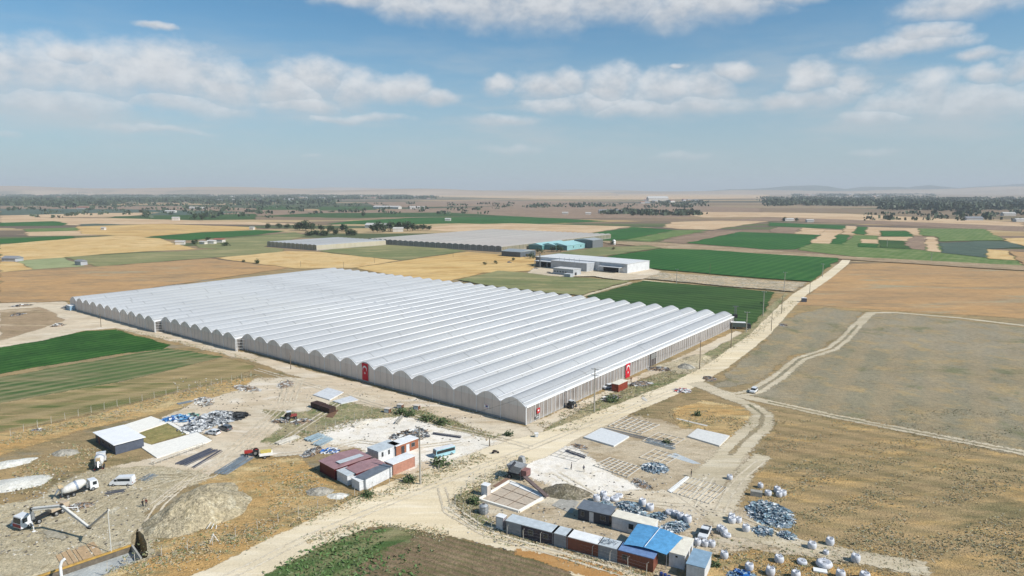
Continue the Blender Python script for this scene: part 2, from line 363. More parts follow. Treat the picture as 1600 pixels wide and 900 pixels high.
wet=Gm('damp_clay',[(180,136,84),(168,122,72),(188,148,98)],s1=.1,s2=.4,fine=.1,ragged=2.2,bump=.4,stretch=(-25,.25))
rowf=Gm('row_crop',[(134,114,90),(122,106,80),(146,126,100),(96,104,62)],s1=.04,s2=.22,rows=(-27,1.5,.6,(96,100,62)),fine=.2,ragged=1.6,bump=.8)
lush=Gm('lush_crop',[(42,88,32),(50,98,36),(36,76,28)],s1=.06,s2=.35,rows=(50,4.5,.55,(84,120,58)),fine=.18,ragged=1.4,bump=.8)
lush2=Gm('thin_crop',[(96,116,68),(76,104,56),(132,130,90),(158,144,108)],s1=.04,s2=.14,rows=(47,5.5,.7,(158,150,112)),fine=.18,ragged=1.8,bump=.7,stretch=(47,.12))
strip=Gm('striped_pasture',[(150,134,94),(112,116,68),(176,152,110),(92,106,56)],s1=.04,s2=.18,rows=(47,11,.6,(178,156,116)),fine=.22,ragged=1.8,bump=.8,stretch=(47,.13))
gold=Gm('golden_verge',[(202,172,122),(196,158,102),(162,146,104),(214,190,142)],s1=.05,s2=.3,fine=.28,ragged=2.2,bump=1.2,stretch=(46,.4),speck=((140,124,88),.9))
weedy=Gm('weedy_verge',[(168,156,122),(132,134,92),(184,166,130),(112,124,78)],s1=.08,s2=.4,fine=.28,ragged=2.4,bump=1.2,speck=((188,184,166),1.2))
worky=Gm('works_yard',[(196,180,154),(184,166,138),(172,152,122),(210,198,176)],s1=.04,s2=.2,fine=.2,ragged=2.4,bump=.6,stretch=(50,.5),speck=((140,128,98),.35))
conc=Gm('concrete_slab',[(222,216,202),(214,206,190),(206,196,178)],s1=.1,s2=.6,fine=.05,ragged=.2,bump=.15,rough=.8)
rub=Gm('rubble_ground',[(196,172,136),(168,156,132),(210,200,180),(150,136,104)],s1=.1,s2=.6,fine=.3,ragged=2.4,bump=1.4,speck=((222,220,212),1.4))
Z=lambda ox,oy,f,*p:[(ox+x/f,oy+y/f) for x,y in p]
# -- far and middle fields (back to front)
FL=[('field',brown,[(0,322),(300,322),(520,330),(800,322),(1000,330),(1180,336),(1000,341),(600,340),(300,336),(0,330)]),
 ('field',brown,[(560,316),(800,313),(1010,318),(1190,326),(1190,334),(1000,332),(800,322),(600,324)]),
 ('field',paletan,[(800,302),(1200,304),(1200,309),(1010,312),(800,310),(640,306)]),
 ('field',grnb,[(0,326),(200,327),(390,331),(300,336),(0,336)]),
 ('field',grnd,[(496,323),(580,322),(590,328),(500,329)]),('field',grnd,[(400,322),(460,321),(470,328),(400,328)]),
 ('field',grnd,[(490,333),(700,332),(800,338),(560,340),(400,338)]),
 ('field',paletan,[(150,333),(250,332),(200,338),(0,341),(0,337)]),
 ('field',grnd,[(180,338),(400,334),(400,343),(250,344),(160,342)]),
 ('field',paletan,[(0,340),(180,341),(400,347),(510,352),(250,350),(120,352),(0,349)]),
 ('green_field',grn,Z(0,280,4,(0,272),(340,262),(420,275),(380,290),(0,294))),
 ('green_field',grnb,Z(0,280,4,(480,282),(600,278),(1000,292),(800,312),(560,304))),
 ('field',paletan,Z(0,280,4,(160,330),(440,318),(720,326),(640,350),(170,355))),
 ('green_field',grnl,Z(0,280,4,(150,312),(520,300),(620,312),(480,322),(160,330))),
 ('green_field',grn,Z(0,280,4,(0,372),(440,355),(495,370),(400,385),(0,402))),
 ('straw_field',straw,[(0,382),(120,372),(225,366),(305,389),(175,396),(105,402),(25,407.5),(0,407)]),
 ('straw_field',straw2,[(120,354),(250,350),(400,355),(400,359),(310,363),(225,370),(125,366)]),
 ('green_field',grn,[(225,371),(310,363.7),(400,359.5),(447,361),(400,367),(295,375.5)]),
 ('field',olive,[(305,378),(400,369),(460,363),(480,368),(420,384),(400,390),(310,388)]),
 ('field',sage,[(25,407.5),(102,402.5),(131,416),(50,421)]),
 ('straw_field',straw,[(0,409),(24,408),(50,421),(0,426)]),
 ('pasture',olive,[(102,402),(250,394),(400,386),(448,389),(440,396),(325,403),(155,417),(135,412)]),
 ('dry_field',rust,[(0,426.5),(155,417),(325,404),(450,419),(400,427),(250,448),(110,471),(0,474)]),
 ('straw_field',straw,[(335,403.5),(400,397.5),(450,392.5),(492,393.7),(625,407.5),(552,419),(460,420)]),
 ('field',olive,[(495,392),(612,380),(730,392),(700,397),(628,407),(570,402)]),
 ('straw_field',straw2,[(555,419),(637,407),(700,398),(732,394),(800,400),(850,405),(830,424),(755,427),(702,440),(640,436)]),
 ('green_field',grn,[(507,350),(555,345),(650,340),(800,338),(870,341),(950,346),(800,351),(717,349),(625,351)]),
 ('straw_field',paletan,[(650,357),(720,351),(800,349),(985,354),(895,369),(800,366),(690,361)]),
 ('green_field',grn,[(895,369),(990,355),(1057,359.5),(980,374.5),(932,376)]),
 ('green_field',grnl,[(980,374.5),(1057,359.5),(1107,359.5),(1015,378)]),
 ('field',paletan,[(1035,355),(1050,347),(1150,344),(1200,346),(1160,352),(1112,359),(1062,358)]),
 ('field',brown,[(1025,377.5),(1117,360),(1160,361),(1072,381)]),
 ('field',brown,[(1120,345),(1200,340),(1600,348),(1600,362),(1400,352),(1240,346)]),
 ('straw_field',paletan,[(1040,331),(1200,332),(1325,334),(1600,348),(1600,354),(1425,347),(1200,339),(1100,340)]),
 ('green_field',grn,[(1072,380),(1157,362.5),(1200,364),(1282,367.5),(1262,384),(1245,390),(1200,390)]),
 ('green_field',grnl,[(1245,391),(1268,380),(1300,376),(1400,372),(1500,385),(1597,404),(1597,415),(1500,412),(1340,402)]),
 ('green_field',grn,Z(1200,280,4,(0,270),(220,280),(490,290),(480,315),(200,300),(0,295))),
 ('field',brown,Z(1200,280,4,(0,332),(60,300),(215,305),(160,340))),
 ('field',paletan,Z(1200,280,4,(170,340),(220,305),(370,315),(330,350))),
 ('field',paletan,Z(1200,280,4,(370,315),(480,320),(390,405),(262,400))),
 ('green_field',grn,Z(1200,280,4,(380,405),(440,345),(515,350),(470,410))),
 ('field',paletan,Z(1200,280,4,(490,292),(560,295),(530,348),(460,345))),
 ('green_field',grn,Z(1200,280,4,(560,297),(625,300),(605,350),(535,345))),
 ('field',paletan,Z(1200,280,4,(625,300),(945,308),(955,355),(900,352),(860,322),(700,322),(700,355),(605,350))),
 ('green_field',grnl,Z(1200,280,4,(540,350),(690,356),(685,378),(520,400),(480,408))),
 ('green_field',grn,Z(1200,280,4,(705,325),(870,325),(915,362),(705,358))),
 ('field',paletan,Z(1200,280,4,(690,362),(915,362),(910,390),(690,380))),
 ('field',paletan,Z(1200,280,4,(590,376),(690,380),(690,405),(578,400))),
 ('green_field',grn,Z(1200,280,4,(570,402),(690,408),(690,432),(560,426))),
 ('green_field',grnd,Z(1200,280,4,(695,382),(850,386),(900,440),(695,430))),
 ('field',brown,Z(1200,280,4,(915,360),(990,362),(985,448),(900,438),(850,400))),
 ('straw_field',paletan,Z(1200,280,4,(990,362),(1045,362),(1078,460),(985,450))),
 ('green_field',grnl,Z(1200,280,4,(945,310),(1350,312),(1475,382),(1075,392),(1050,360),(958,355))),
 ('green_field',grnb,Z(1200,280,4,(1075,400),(1350,388),(1540,392),(1600,430),(1370,438),(1375,495),(1085,462))),
 ('straw_field',straw,Z(1200,280,4,(1370,440),(1500,450),(1550,510),(1380,500))),
 ('straw_field',rust,Z(1200,280,4,(1503,450),(1620,462),(1640,545),(1555,510))),
 ('straw_field',straw,Z(1200,280,4,(1480,372),(1700,368),(1700,430),(1600,420),(1470,385))),
 ('scrub_strip',scrub,[(932,377),(1025,379),(1200,391.5),(1330,402),(1600,416),(1700,421),(1700,428),(1600,424),(1330,407),(1200,398),(1035,389),(945,380)]),
 ('green_field',grn,[(945,402),(1035,389),(1100,391),(1200,398),(1312,404.5),(1268,441),(1200,436.5),(1100,428),(1000,419)]),
 ('field',olive,[(860,398),(930,388),(1010,384),(1035,388),(945,401),(900,402)]),
 ('green_field',olive,[(715,438),(780,424),(830,428),(890,434),(985,440),(907,463),(850,458),(760,447)]),
 ('green_field',grnd,[(1006,440),(1150,452),(1208,458),(1197,488),(1172,512),(1140,512),(1080,502),(918,464)]),
 ('rubble_strip',rub,[(1005,436),(1030,427),(1100,431),(1205,440),(1262,443),(1240,457),(1150,450)]),
 ('yard',dirt,[(822,428),(835,420),(1000,416),(1035,426),(1005,438),(975,440),(930,433),(880,434)])]
for n,m,p in FL: patch(n,p,m,far=True)
LAY[:]=[q[:4]+(min(q[4],3),) for q in LAY]
road('path',[(1205,459),(1100,448),(1000,437)],3.5,roadm); road('path',[(985,441),(945,452),(905,464)],4,trackm)
# -- right-hand fallow land
patch('fallow_field',[(1352,492),(1400,489),(1600,512),(1700,524),(1700,722),(1600,704),(1300,646),(1170,618),(1220,590),(1250,560),(1300,545),(1335,515)],grey,feather=5,jit=2)
patch('fallow_field',[(1215,500),(1290,480),(1345,488),(1330,510),(1290,540),(1235,558),(1180,600),(1120,604),(1150,570),(1190,540)],grey,feather=7,jit=3)
patch('dry_field',[(1330,412),(1420,410),(1600,425),(1700,430),(1700,515),(1600,498),(1380,484),(1280,478),(1240,476),(1280,445)],rust,feather=8,jit=3)
rowd=Gm('row_field',[(176,150,110),(166,144,106),(198,164,110),(136,124,88)],s1=.02,s2=.16,rows=(-36,6.6,.45,(120,112,78)),fine=.24,ragged=2.4,bump=1.0,stretch=(-41,.3),speck=((104,98,66),.8))
patch('row_field',[(1200,640),(1300,656),(1600,714),(1750,745),(1800,1000),(1400,960),(1380,905),(1330,872),(1250,846),(1180,806),(1165,770),(1190,715),(1215,680)],rowd,feather=2.6,jit=2)
# -- left-hand crops
patch('green_field',[(-60,555),(0,542.5),(75,527.5),(135,517.5),(180,515),(265,539),(255,546),(200,551),(100,567.5),(0,584),(-60,592)],lush)
patch('crop_field',[(-60,604),(0,590),(120,568),(262,544),(350,557.5),(300,570),(180,598),(0,630),(-60,640)],lush2)
patch('pasture',[(-60,642),(0,630),(180,598),(352,559),(400,571),(372,590),(280,610),(150,645),(0,676),(-60,690)],strip,feather=3)
patch('verge',[(-60,692),(0,678),(150,647),(280,612),(380,590),(440,592),(360,618),(240,648),(130,672),(0,712),(-60,730)],gold,feather=3)
# -- yards
PH=[G(*p) for p in PITALL]
patch('dirt_yard',[(-60,474),(0,474),(100,469),(112,481),(822,666),(838,690),(780,695),(700,667),(600,634),(470,592),(400,566),(250,529),(180,513),(130,517),(60,533),(0,543),(-60,550)],dirt,feather=3)
patch('gravel_strip',[(88,463),(130,455),(250,443),(340,432),(348,434),(258,448),(125,467),(100,471)],Gm('grey_rubble',[(176,172,164),(150,146,140),(196,194,188)],s1=.1,s2=.5,fine=.3,ragged=2),feather=2)
patch('verge',[(0,485),(60,480),(90,492),(100,502),(40,520),(0,532)],scrub,feather=4)
patch('dirt_yard',[(255,652),(300,630),(380,607),(400,590),(470,590),(530,600),(640,640),(700,668),(800,690),(785,700),(740,712),(700,724),(640,742),(600,740),(560,700),(470,712),(400,712),(330,742),(255,752),(215,760),(150,735),(240,715),(330,690),(310,672),(262,660)],dirt,feather=3)
patch('dirt_yard',[(490,668),(560,650),(625,640),(650,655),(700,668),(740,680),(780,690),(730,710),(700,720),(660,722),(640,735),(600,722),(560,700),(520,694),(500,680)],dirtw,feather=3)
patch('dirt_yard',[(-80,800),(0,788),(60,778),(90,755),(150,732),(240,728),(300,735),(350,748),(330,755),(290,760),(230,800),(243,868),(225,890),(150,915),(60,945),(-80,960)],dirtg,feather=3,hole=PH)
patch('verge',[(410,640),(470,645),(530,625),(600,640),(640,636),(700,655),(780,684),(700,672),(640,650),(560,655),(480,680),(430,695),(405,690),(440,668)],weedy,feather=3)
patch('verge',[(310,755),(400,718),(470,716),(500,740),(545,775),(430,812),(330,850),(255,872),(240,850),(330,825),(355,800)],gold,feather=3)
patch('verge',[(240,870),(330,845),(430,812),(545,775),(650,745),(700,722),(780,700),(830,690),(800,705),(700,745),(600,775),(480,822),(310,900),(180,935),(150,905)],gold,feather=2)
patch('verge',[(845,676),(870,655),(920,630),(960,612),(1000,595),(1090,555),(1160,520),(1200,480),(1230,458),(1200,500),(1150,545),(1060,598),(960,645),(880,678)],weedy,feather=3)
patch('dirt_yard',[(826,664),(900,630),(960,604),(1030,572),(1090,545),(1150,517),(1160,520),(1095,556),(1060,575),(1000,592),(960,612),(900,642),(850,672),(838,682)],dirt,feather=2)
patch('dirt_yard',[(1025,572),(1070,560),(1130,560),(1100,580),(1060,585)],dirtg,feather=4)
# -- lower right works yard
patch('dirt_yard',[(720,765),(790,738),(815,710),(850,695),(950,655),(1000,650),(1060,665),(1150,680),(1180,700),(1150,740),(1130,780),(1180,810),(1250,845),(1330,865),(1320,885),(1200,862),(1110,868),(1050,905),(930,880),(790,835),(735,800)],worky,feather=6,jit=2)
patch('dirt_yard',[(800,735),(830,705),(870,692),(900,700),(960,740),(1000,765),(960,778),(880,770),(850,755)],dirtw,feather=5)
patch('dirt_yard',[(960,768),(1060,765),(1130,770),(1150,800),(1090,812),(1000,785)],dirt,feather=5)
patch('verge',[(1050,640),(1100,625),(1180,640),(1180,660),(1150,690),(1100,672),(1060,668)],gold,feather=5)
patch('verge',[(705,770),(760,745),(810,716),(822,716),(812,738),(770,752),(745,770),(740,790),(770,815),(790,835),(940,880),(1010,905),(900,880),(800,848),(730,815)],weedy,feather=2.5)
patch('dry_field',[(1110,870),(1200,862),(1330,885),(1420,905),(1400,930),(1080,930),(1085,880)],gold,feather=6,jit=2)
# -- bottom field and roads
patch('crop_field',[(360,925),(480,855),(560,825),(620,822),(700,838),(800,862),(880,885),(930,915),(930,960),(360,960)],rowf,feather=2.5)
patch('crop_field',[(372,918),(480,858),(560,830),(625,824),(650,835),(600,855),(560,890),(500,930),(372,940)],lush2,feather=4,jit=2)
road('road',[(240,960),(300,925),(372,893),(480,838),(570,800),(650,768),(760,725),(830,698),(870,683),(960,645),(1060,605),(1120,573),(1185,525),(1230,478),(1250,460),(1290,434),(1318,412),(1323,405)],[9,9,9.5,10,13,16,15,14,10,8,8,8,8,8,8,8,8,7],roadm)
patch('road',[(640,770),(700,745),(712,760),(706,780),(720,805),(760,828),(880,862),(1000,898),(1060,925),(1060,960),(940,925),(880,888),(800,862),(700,838),(620,822),(560,824),(540,826),(570,806)],roadm,feather=1.6)
patch('damp_ground',[(805,858),(880,868),(950,888),(1000,905),(1010,925),(920,905),(850,880),(806,866)],wet,feather=1.2,jit=.6)
road('track',[(1085,598),(1120,612),(1150,617),(1180,612),(1215,590),(1250,561),(1300,545),(1320,530),(1340,508),(1360,489),(1400,488.5),(1500,497),(1600,509),(1700,520)],[7,6,5,5,5,5,5,5,5,5,4,4,4,4],trackm,2)
road('track',[(1100,606),(1140,616),(1200,628),(1300,650),(1450,679),(1600,708),(1720,730)],4,trackm,2)
road('track',[(1115,612),(1170,632),(1192,648),(1188,665),(1160,690),(1140,712),(1120,735),(1090,760)],[5,5,6,7,7,7,8,9],trackm,2.4)
road('track',[(1192,712),(1165,738),(1148,765),(1135,795)],4,trackm,3)
road('track',[(1110,800),(1150,830),(1250,855),(1350,872),(1450,892)],5,trackm,4)
for i,px in enumerate([[(1150,617),(1180,612),(1215,590),(1250,561),(1300,545),(1320,530),(1340,508)],[(1200,628),(1300,650),(1450,679),(1600,708)],[(1170,632),(1192,648),(1188,665),(1160,690),(1140,712)]]): road('track_ridge',px,1.1,grey,1.2,.3)
tyrem=Gm('tyre_track',[(214,202,180),(204,190,166),(198,184,158)],s1=.1,s2=.5,fine=.15,ragged=4.5,bump=.3)
tyrel=Gm('tyre_track_pale',[(222,210,188),(212,200,176),(228,218,198)],s1=.1,s2=.5,fine=.12,ragged=4.5,bump=.3)
tyred=Gm('tyre_track_earth',[(198,184,154),(188,174,144),(206,194,168)],s1=.1,s2=.5,fine=.12,ragged=4.5,bump=.3)
for i,(m_,px) in enumerate([(tyrem,[(300,925),(372,895),(480,840),(570,802),(650,770),(760,727),(830,700),(960,647),(1060,607)]),(tyrem,[(830,700),(780,685),(700,668),(600,636),(480,600),(400,577)]),(tyrem,[(450,590),(440,630),(400,670),(340,720),(300,745),(240,790)]),(tyrem,[(470,594),(455,632),(420,668),(380,705),(330,745),(290,755),(250,790),(225,830)]),(tyrem,[(560,610),(500,650),(440,690),(420,700)]),
  (tyrel,[(720,690),(640,700),(560,690),(500,705),(430,712)]),(tyrem,[(1060,770),(1100,800),(1160,812),(1230,842),(1330,872)]),(tyrel,[(870,740),(930,775),(1000,785),(1080,790),(1110,745)]),(tyrem,[(820,760),(880,775),(980,782),(1060,790)]),
  (tyrem,[(690,762),(700,800),(760,835),(880,868),(1000,905)]),(tyrel,[(700,790),(745,822),(860,855),(980,890)]),(tyrem,[(1190,720),(1160,745),(1140,770),(1125,800)]),(tyred,[(110,790),(160,765),(230,745),(300,742)]),(tyred,[(120,810),(180,775),(240,760),(320,735)])]):
    c=[G(*p) for p in px]
    for s in(-.85,.85):
        off=[]
        for k,p in enumerate(c):
            d=(c[min(k+1,len(c)-1)]-c[max(k-1,0)]).normalized(); off.append(p+Vector((-d.y,d.x))*s)
        L_=[];R2=[]
        for k,p in enumerate(off):
            d=(off[min(k+1,len(off)-1)]-off[max(k-1,0)]).normalized(); n_=Vector((-d.y,d.x))*.12; L_.append(p+n_); R2.append(p-n_)
        patch_w('tyre_track',L_+R2[::-1],m_,.6,2.0,.25,layer(L_+R2,.004))
patch('puddle',Z(0,765,6.667,(470,430),(620,440),(700,490),(650,520),(480,500)),Gm('wet_earth',[(168,160,140),(158,150,132),(176,168,150)],s1=.3,s2=1,ragged=2,fine=.1),feather=2)
# ---- haze (real air) and far hills
def ridge(name,dist,depth,pts,mat,seed,rough):
    """pts: (px_x, height m) control heights across the view"""
    mb=MB(); nx=len(pts)*14; ny=8
    xs=[p[0] for p in pts]; V=[]
    for j in range(ny+1):
        v=j/ny; y=dist+depth*(v-.3)
        for i in range(nx+1):
            u=xs[0]+(xs[-1]-xs[0])*i/nx
            k=max(q for q in range(len(xs)-1) if xs[q]<=u+1e-6) if u<xs[-1] else len(xs)-2
            f=(u-xs[k])/(xs[k+1]-xs[k]); f=f*f*(3-2*f); h=pts[k][1]*(1-f)+pts[k+1][1]*f
            x=(u-800)/F_*dist*1.02
            h*=math.sin(PI*min(1,v*1.02))**.8*(1+rough*mn.fractal(Vector((x*.0006,y*.0006,seed)),1,2,5)); V.append((x,y,max(-2,h)))
    fs=[(j*(nx+1)+i,j*(nx+1)+i+1,(j+1)*(nx+1)+i+1,(j+1)*(nx+1)+i) for j in range(ny) for i in range(nx)]
    mb.add(V,fs); o=mb.build(name,mat,smooth=True); return tag(o,kind='structure')
hm=Gm('hill_steppe',[(184,160,134),(168,148,124),(196,174,148),(136,130,110)],edge=False,s1=.0005,s2=.0016,fine=.02,bump=.1,stretch=(0,.4))
hd=Gm('hill_wooded',[(96,106,92),(110,112,96),(88,98,84)],edge=False,s1=.0008,s2=.003,fine=.02,bump=.1)
ridge('hills',9000,2600,[(-300,60),(0,112),(150,96),(330,120),(520,70),(640,90),(800,50),(950,40)],hm,1.,.25)
ridge('hills',11500,3000,[(900,20),(1000,50),(1200,60),(1350,50),(1480,80),(1600,120),(1900,150)],hm,2.,.35)
ridge('hills',5200,900,[(150,2),(200,17),(240,19),(270,15),(330,3)],hd,3.,.2)
ridge('mountains',14500,3500,[(1050,20),(1180,90),(1280,170),(1330,90),(1390,140),(1440,80),(1462,165),(1490,90),(1600,180),(1900,230)],hd,4.,.35)
ridge('mountains',15500,3500,[(-300,60),(0,80),(300,95),(600,110),(750,60),(900,85),(1050,30)],hm,5.,.35)
hz=MB().box(-21000,21000,-380,21500,-8,330); m=bpy.data.materials.new('haze'); m.use_nodes=True; t=NT(m.node_tree); t.n.clear()
ou=t.new('ShaderNodeOutputMaterial'); pv=t.new('ShaderNodeVolumePrincipled'); pv.inputs['Density'].default_value=HAZE_DENSITY; pv.inputs['Color'].default_value=HAZE_COLOR; pv.inputs['Anisotropy'].default_value=0.0
t.l.new(pv.outputs[0],ou.inputs['Volume']); hzo=hz.build('haze',m); tag(hzo,kind='stuff')
# ---------------------------------------------------------------- materials for built things
def thru(m,t,b,c,f):
    tl=t.new('ShaderNodeBsdfTranslucent'); t.put(tl.inputs[0],c); ms=t.new('ShaderNodeMixShader'); ms.inputs[0].default_value=f
    t.l.new(b.outputs[0],ms.inputs[1]); t.l.new(tl.outputs[0],ms.inputs[2]); t.l.new(ms.outputs[0],m.node_tree.nodes['Material Output'].inputs[0])
def film(name,rgb,hoop=2.5,streak=.06):
    m,t,b=bsdf(name); tc=t.new('ShaderNodeTexCoord').outputs['Object']
    n=t.noise(t.mapping(tc,0,(1,.25,1)),.12,4,.6); n2=t.noise(tc,1.3,4,.6)
    oi=t.new('ShaderNodeObjectInfo').outputs['Random']
    c=t.mix(t.rng(n,.3,.7),C(*[x-12 for x in rgb],1.02),C(*rgb,1.02))
    s=t.new('ShaderNodeSeparateXYZ'); t.put(s.inputs[0],tc); w=t.math('FRACT',t.math('MULTIPLY',s.outputs[1],1/hoop)); w=t.math('LESS_THAN',w,.10)
    c=t.mix(t.math('MULTIPLY',w,.35),c,C(196,202,206,1.02)); c=t.mix(t.math('MULTIPLY',n2,streak),c,C(188,186,176,1.02))
    sx=t.math('FRACT',t.math('ADD',t.math('MULTIPLY',s.outputs[1],1/42.),oi)); pt=t.math('GREATER_THAN',t.noise(t.mapping(tc,0,(.12,.03,.1)),1.0,1),.60); c=t.mix(t.math('MULTIPLY',pt,.22),c,C(206,206,200,1.02)); c=t.mix(t.math('MULTIPLY',t.math('LESS_THAN',sx,.012),.6),c,C(170,172,172,1.02))
    dsn=t.noise(t.mapping(tc,0,(.5,2.2,.5)),1.1,4,.7); c=t.mix(t.rng(dsn,.52,.75,0,.3),c,C(200,196,186,1.02))
    f=t.math('ADD',.90,t.math('MULTIPLY',oi,.12)); cm=t.new('ShaderNodeCombineXYZ'); [t.put(cm.inputs[i],f) for i in range(3)]; c=t.mix(1,c,cm.outputs[0],'MULTIPLY')
    t.put(b.inputs['Base Color'],c); b.inputs['Roughness'].default_value=.55; b.inputs['Specular IOR Level'].default_value=.3
    bu=t.new('ShaderNodeBump'); bu.inputs['Strength'].default_value=.25; bu.inputs['Distance'].default_value=.08; t.put(bu.inputs['Height'],t.noise(t.mapping(tc,0,(1,.5,1)),.9,3)); t.put(b.inputs['Normal'],bu.outputs[0])
    thru(m,t,b,c,.46)
    return m
film_roof=film('greenhouse_film',(226,228,230)); film_old=film('weathered_film',(236,228,220),3)
def wallm(name,c1,c2,c3,pitch,zdark=1.1):
    m,t,b=bsdf(name); tc=t.new('ShaderNodeTexCoord').outputs['Object']
    a=t.noise(t.mapping(tc,0,(1,1,.06)),pitch,5,.75); g=t.noise(tc,.08,4,.6); f=t.noise(t.mapping(tc,0,(1,1,.3)),.35,5,.7)
    sz=t.new('ShaderNodeSeparateXYZ'); t.put(sz.inputs[0],tc); dust=t.math('MULTIPLY',t.rng(t.math('ADD',sz.outputs[2],t.math('MULTIPLY',g,1.6)),1.2,2.6,1,0),.5)
    c=t.mix(t.rng(a,.38,.66),C(*c1),C(*c2)); c=t.mix(t.rng(f,.45,.75,0,.7),c,C(*c3)); c=t.mix(t.rng(g,.4,.7,0,.35),c,C(*c1)); c=t.mix(dust,c,C(214,204,190))
    t.put(b.inputs['Base Color'],c); b.inputs['Roughness'].default_value=.35; b.inputs['Specular IOR Level'].default_value=.5
    thru(m,t,b,c,.35)
    return m
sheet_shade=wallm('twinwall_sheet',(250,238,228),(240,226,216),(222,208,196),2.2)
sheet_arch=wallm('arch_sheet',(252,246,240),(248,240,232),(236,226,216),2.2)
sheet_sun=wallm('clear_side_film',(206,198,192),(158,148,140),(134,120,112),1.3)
skirt=paint('grey_skirt',(176,172,168),.6,.1)
white=paint('white_paint',(238,238,236),.45,.03,k=1.05); steel=paint('galvanised_steel',(188,192,196),.35,.15,.6,3)
whitesteel=paint('white_steel',(246,246,246),.4,.01,k=1.0,dirt=(236,236,234))
A0=G(822,664); WA=R_(141.9); RA=R_(53.0)
class Fr:
    def __init__(s,o,a,b=None): s.o=Vector((o[0],o[1])); s.x=Vector((math.cos(a),math.sin(a))); b=a+PI/2 if b is None else b; s.y=Vector((math.cos(b),math.sin(b)))
    def __call__(s,x,y): p=s.o+s.x*x+s.y*y; return p
def arch(width,gut,rid,n=12):
    out=[]
    for i in range(n+1):
        u=-1+2*i/n; z=gut+(rid-gut)*(1-abs(u)**1.65); out.append((width*(i/n),z))
    return out
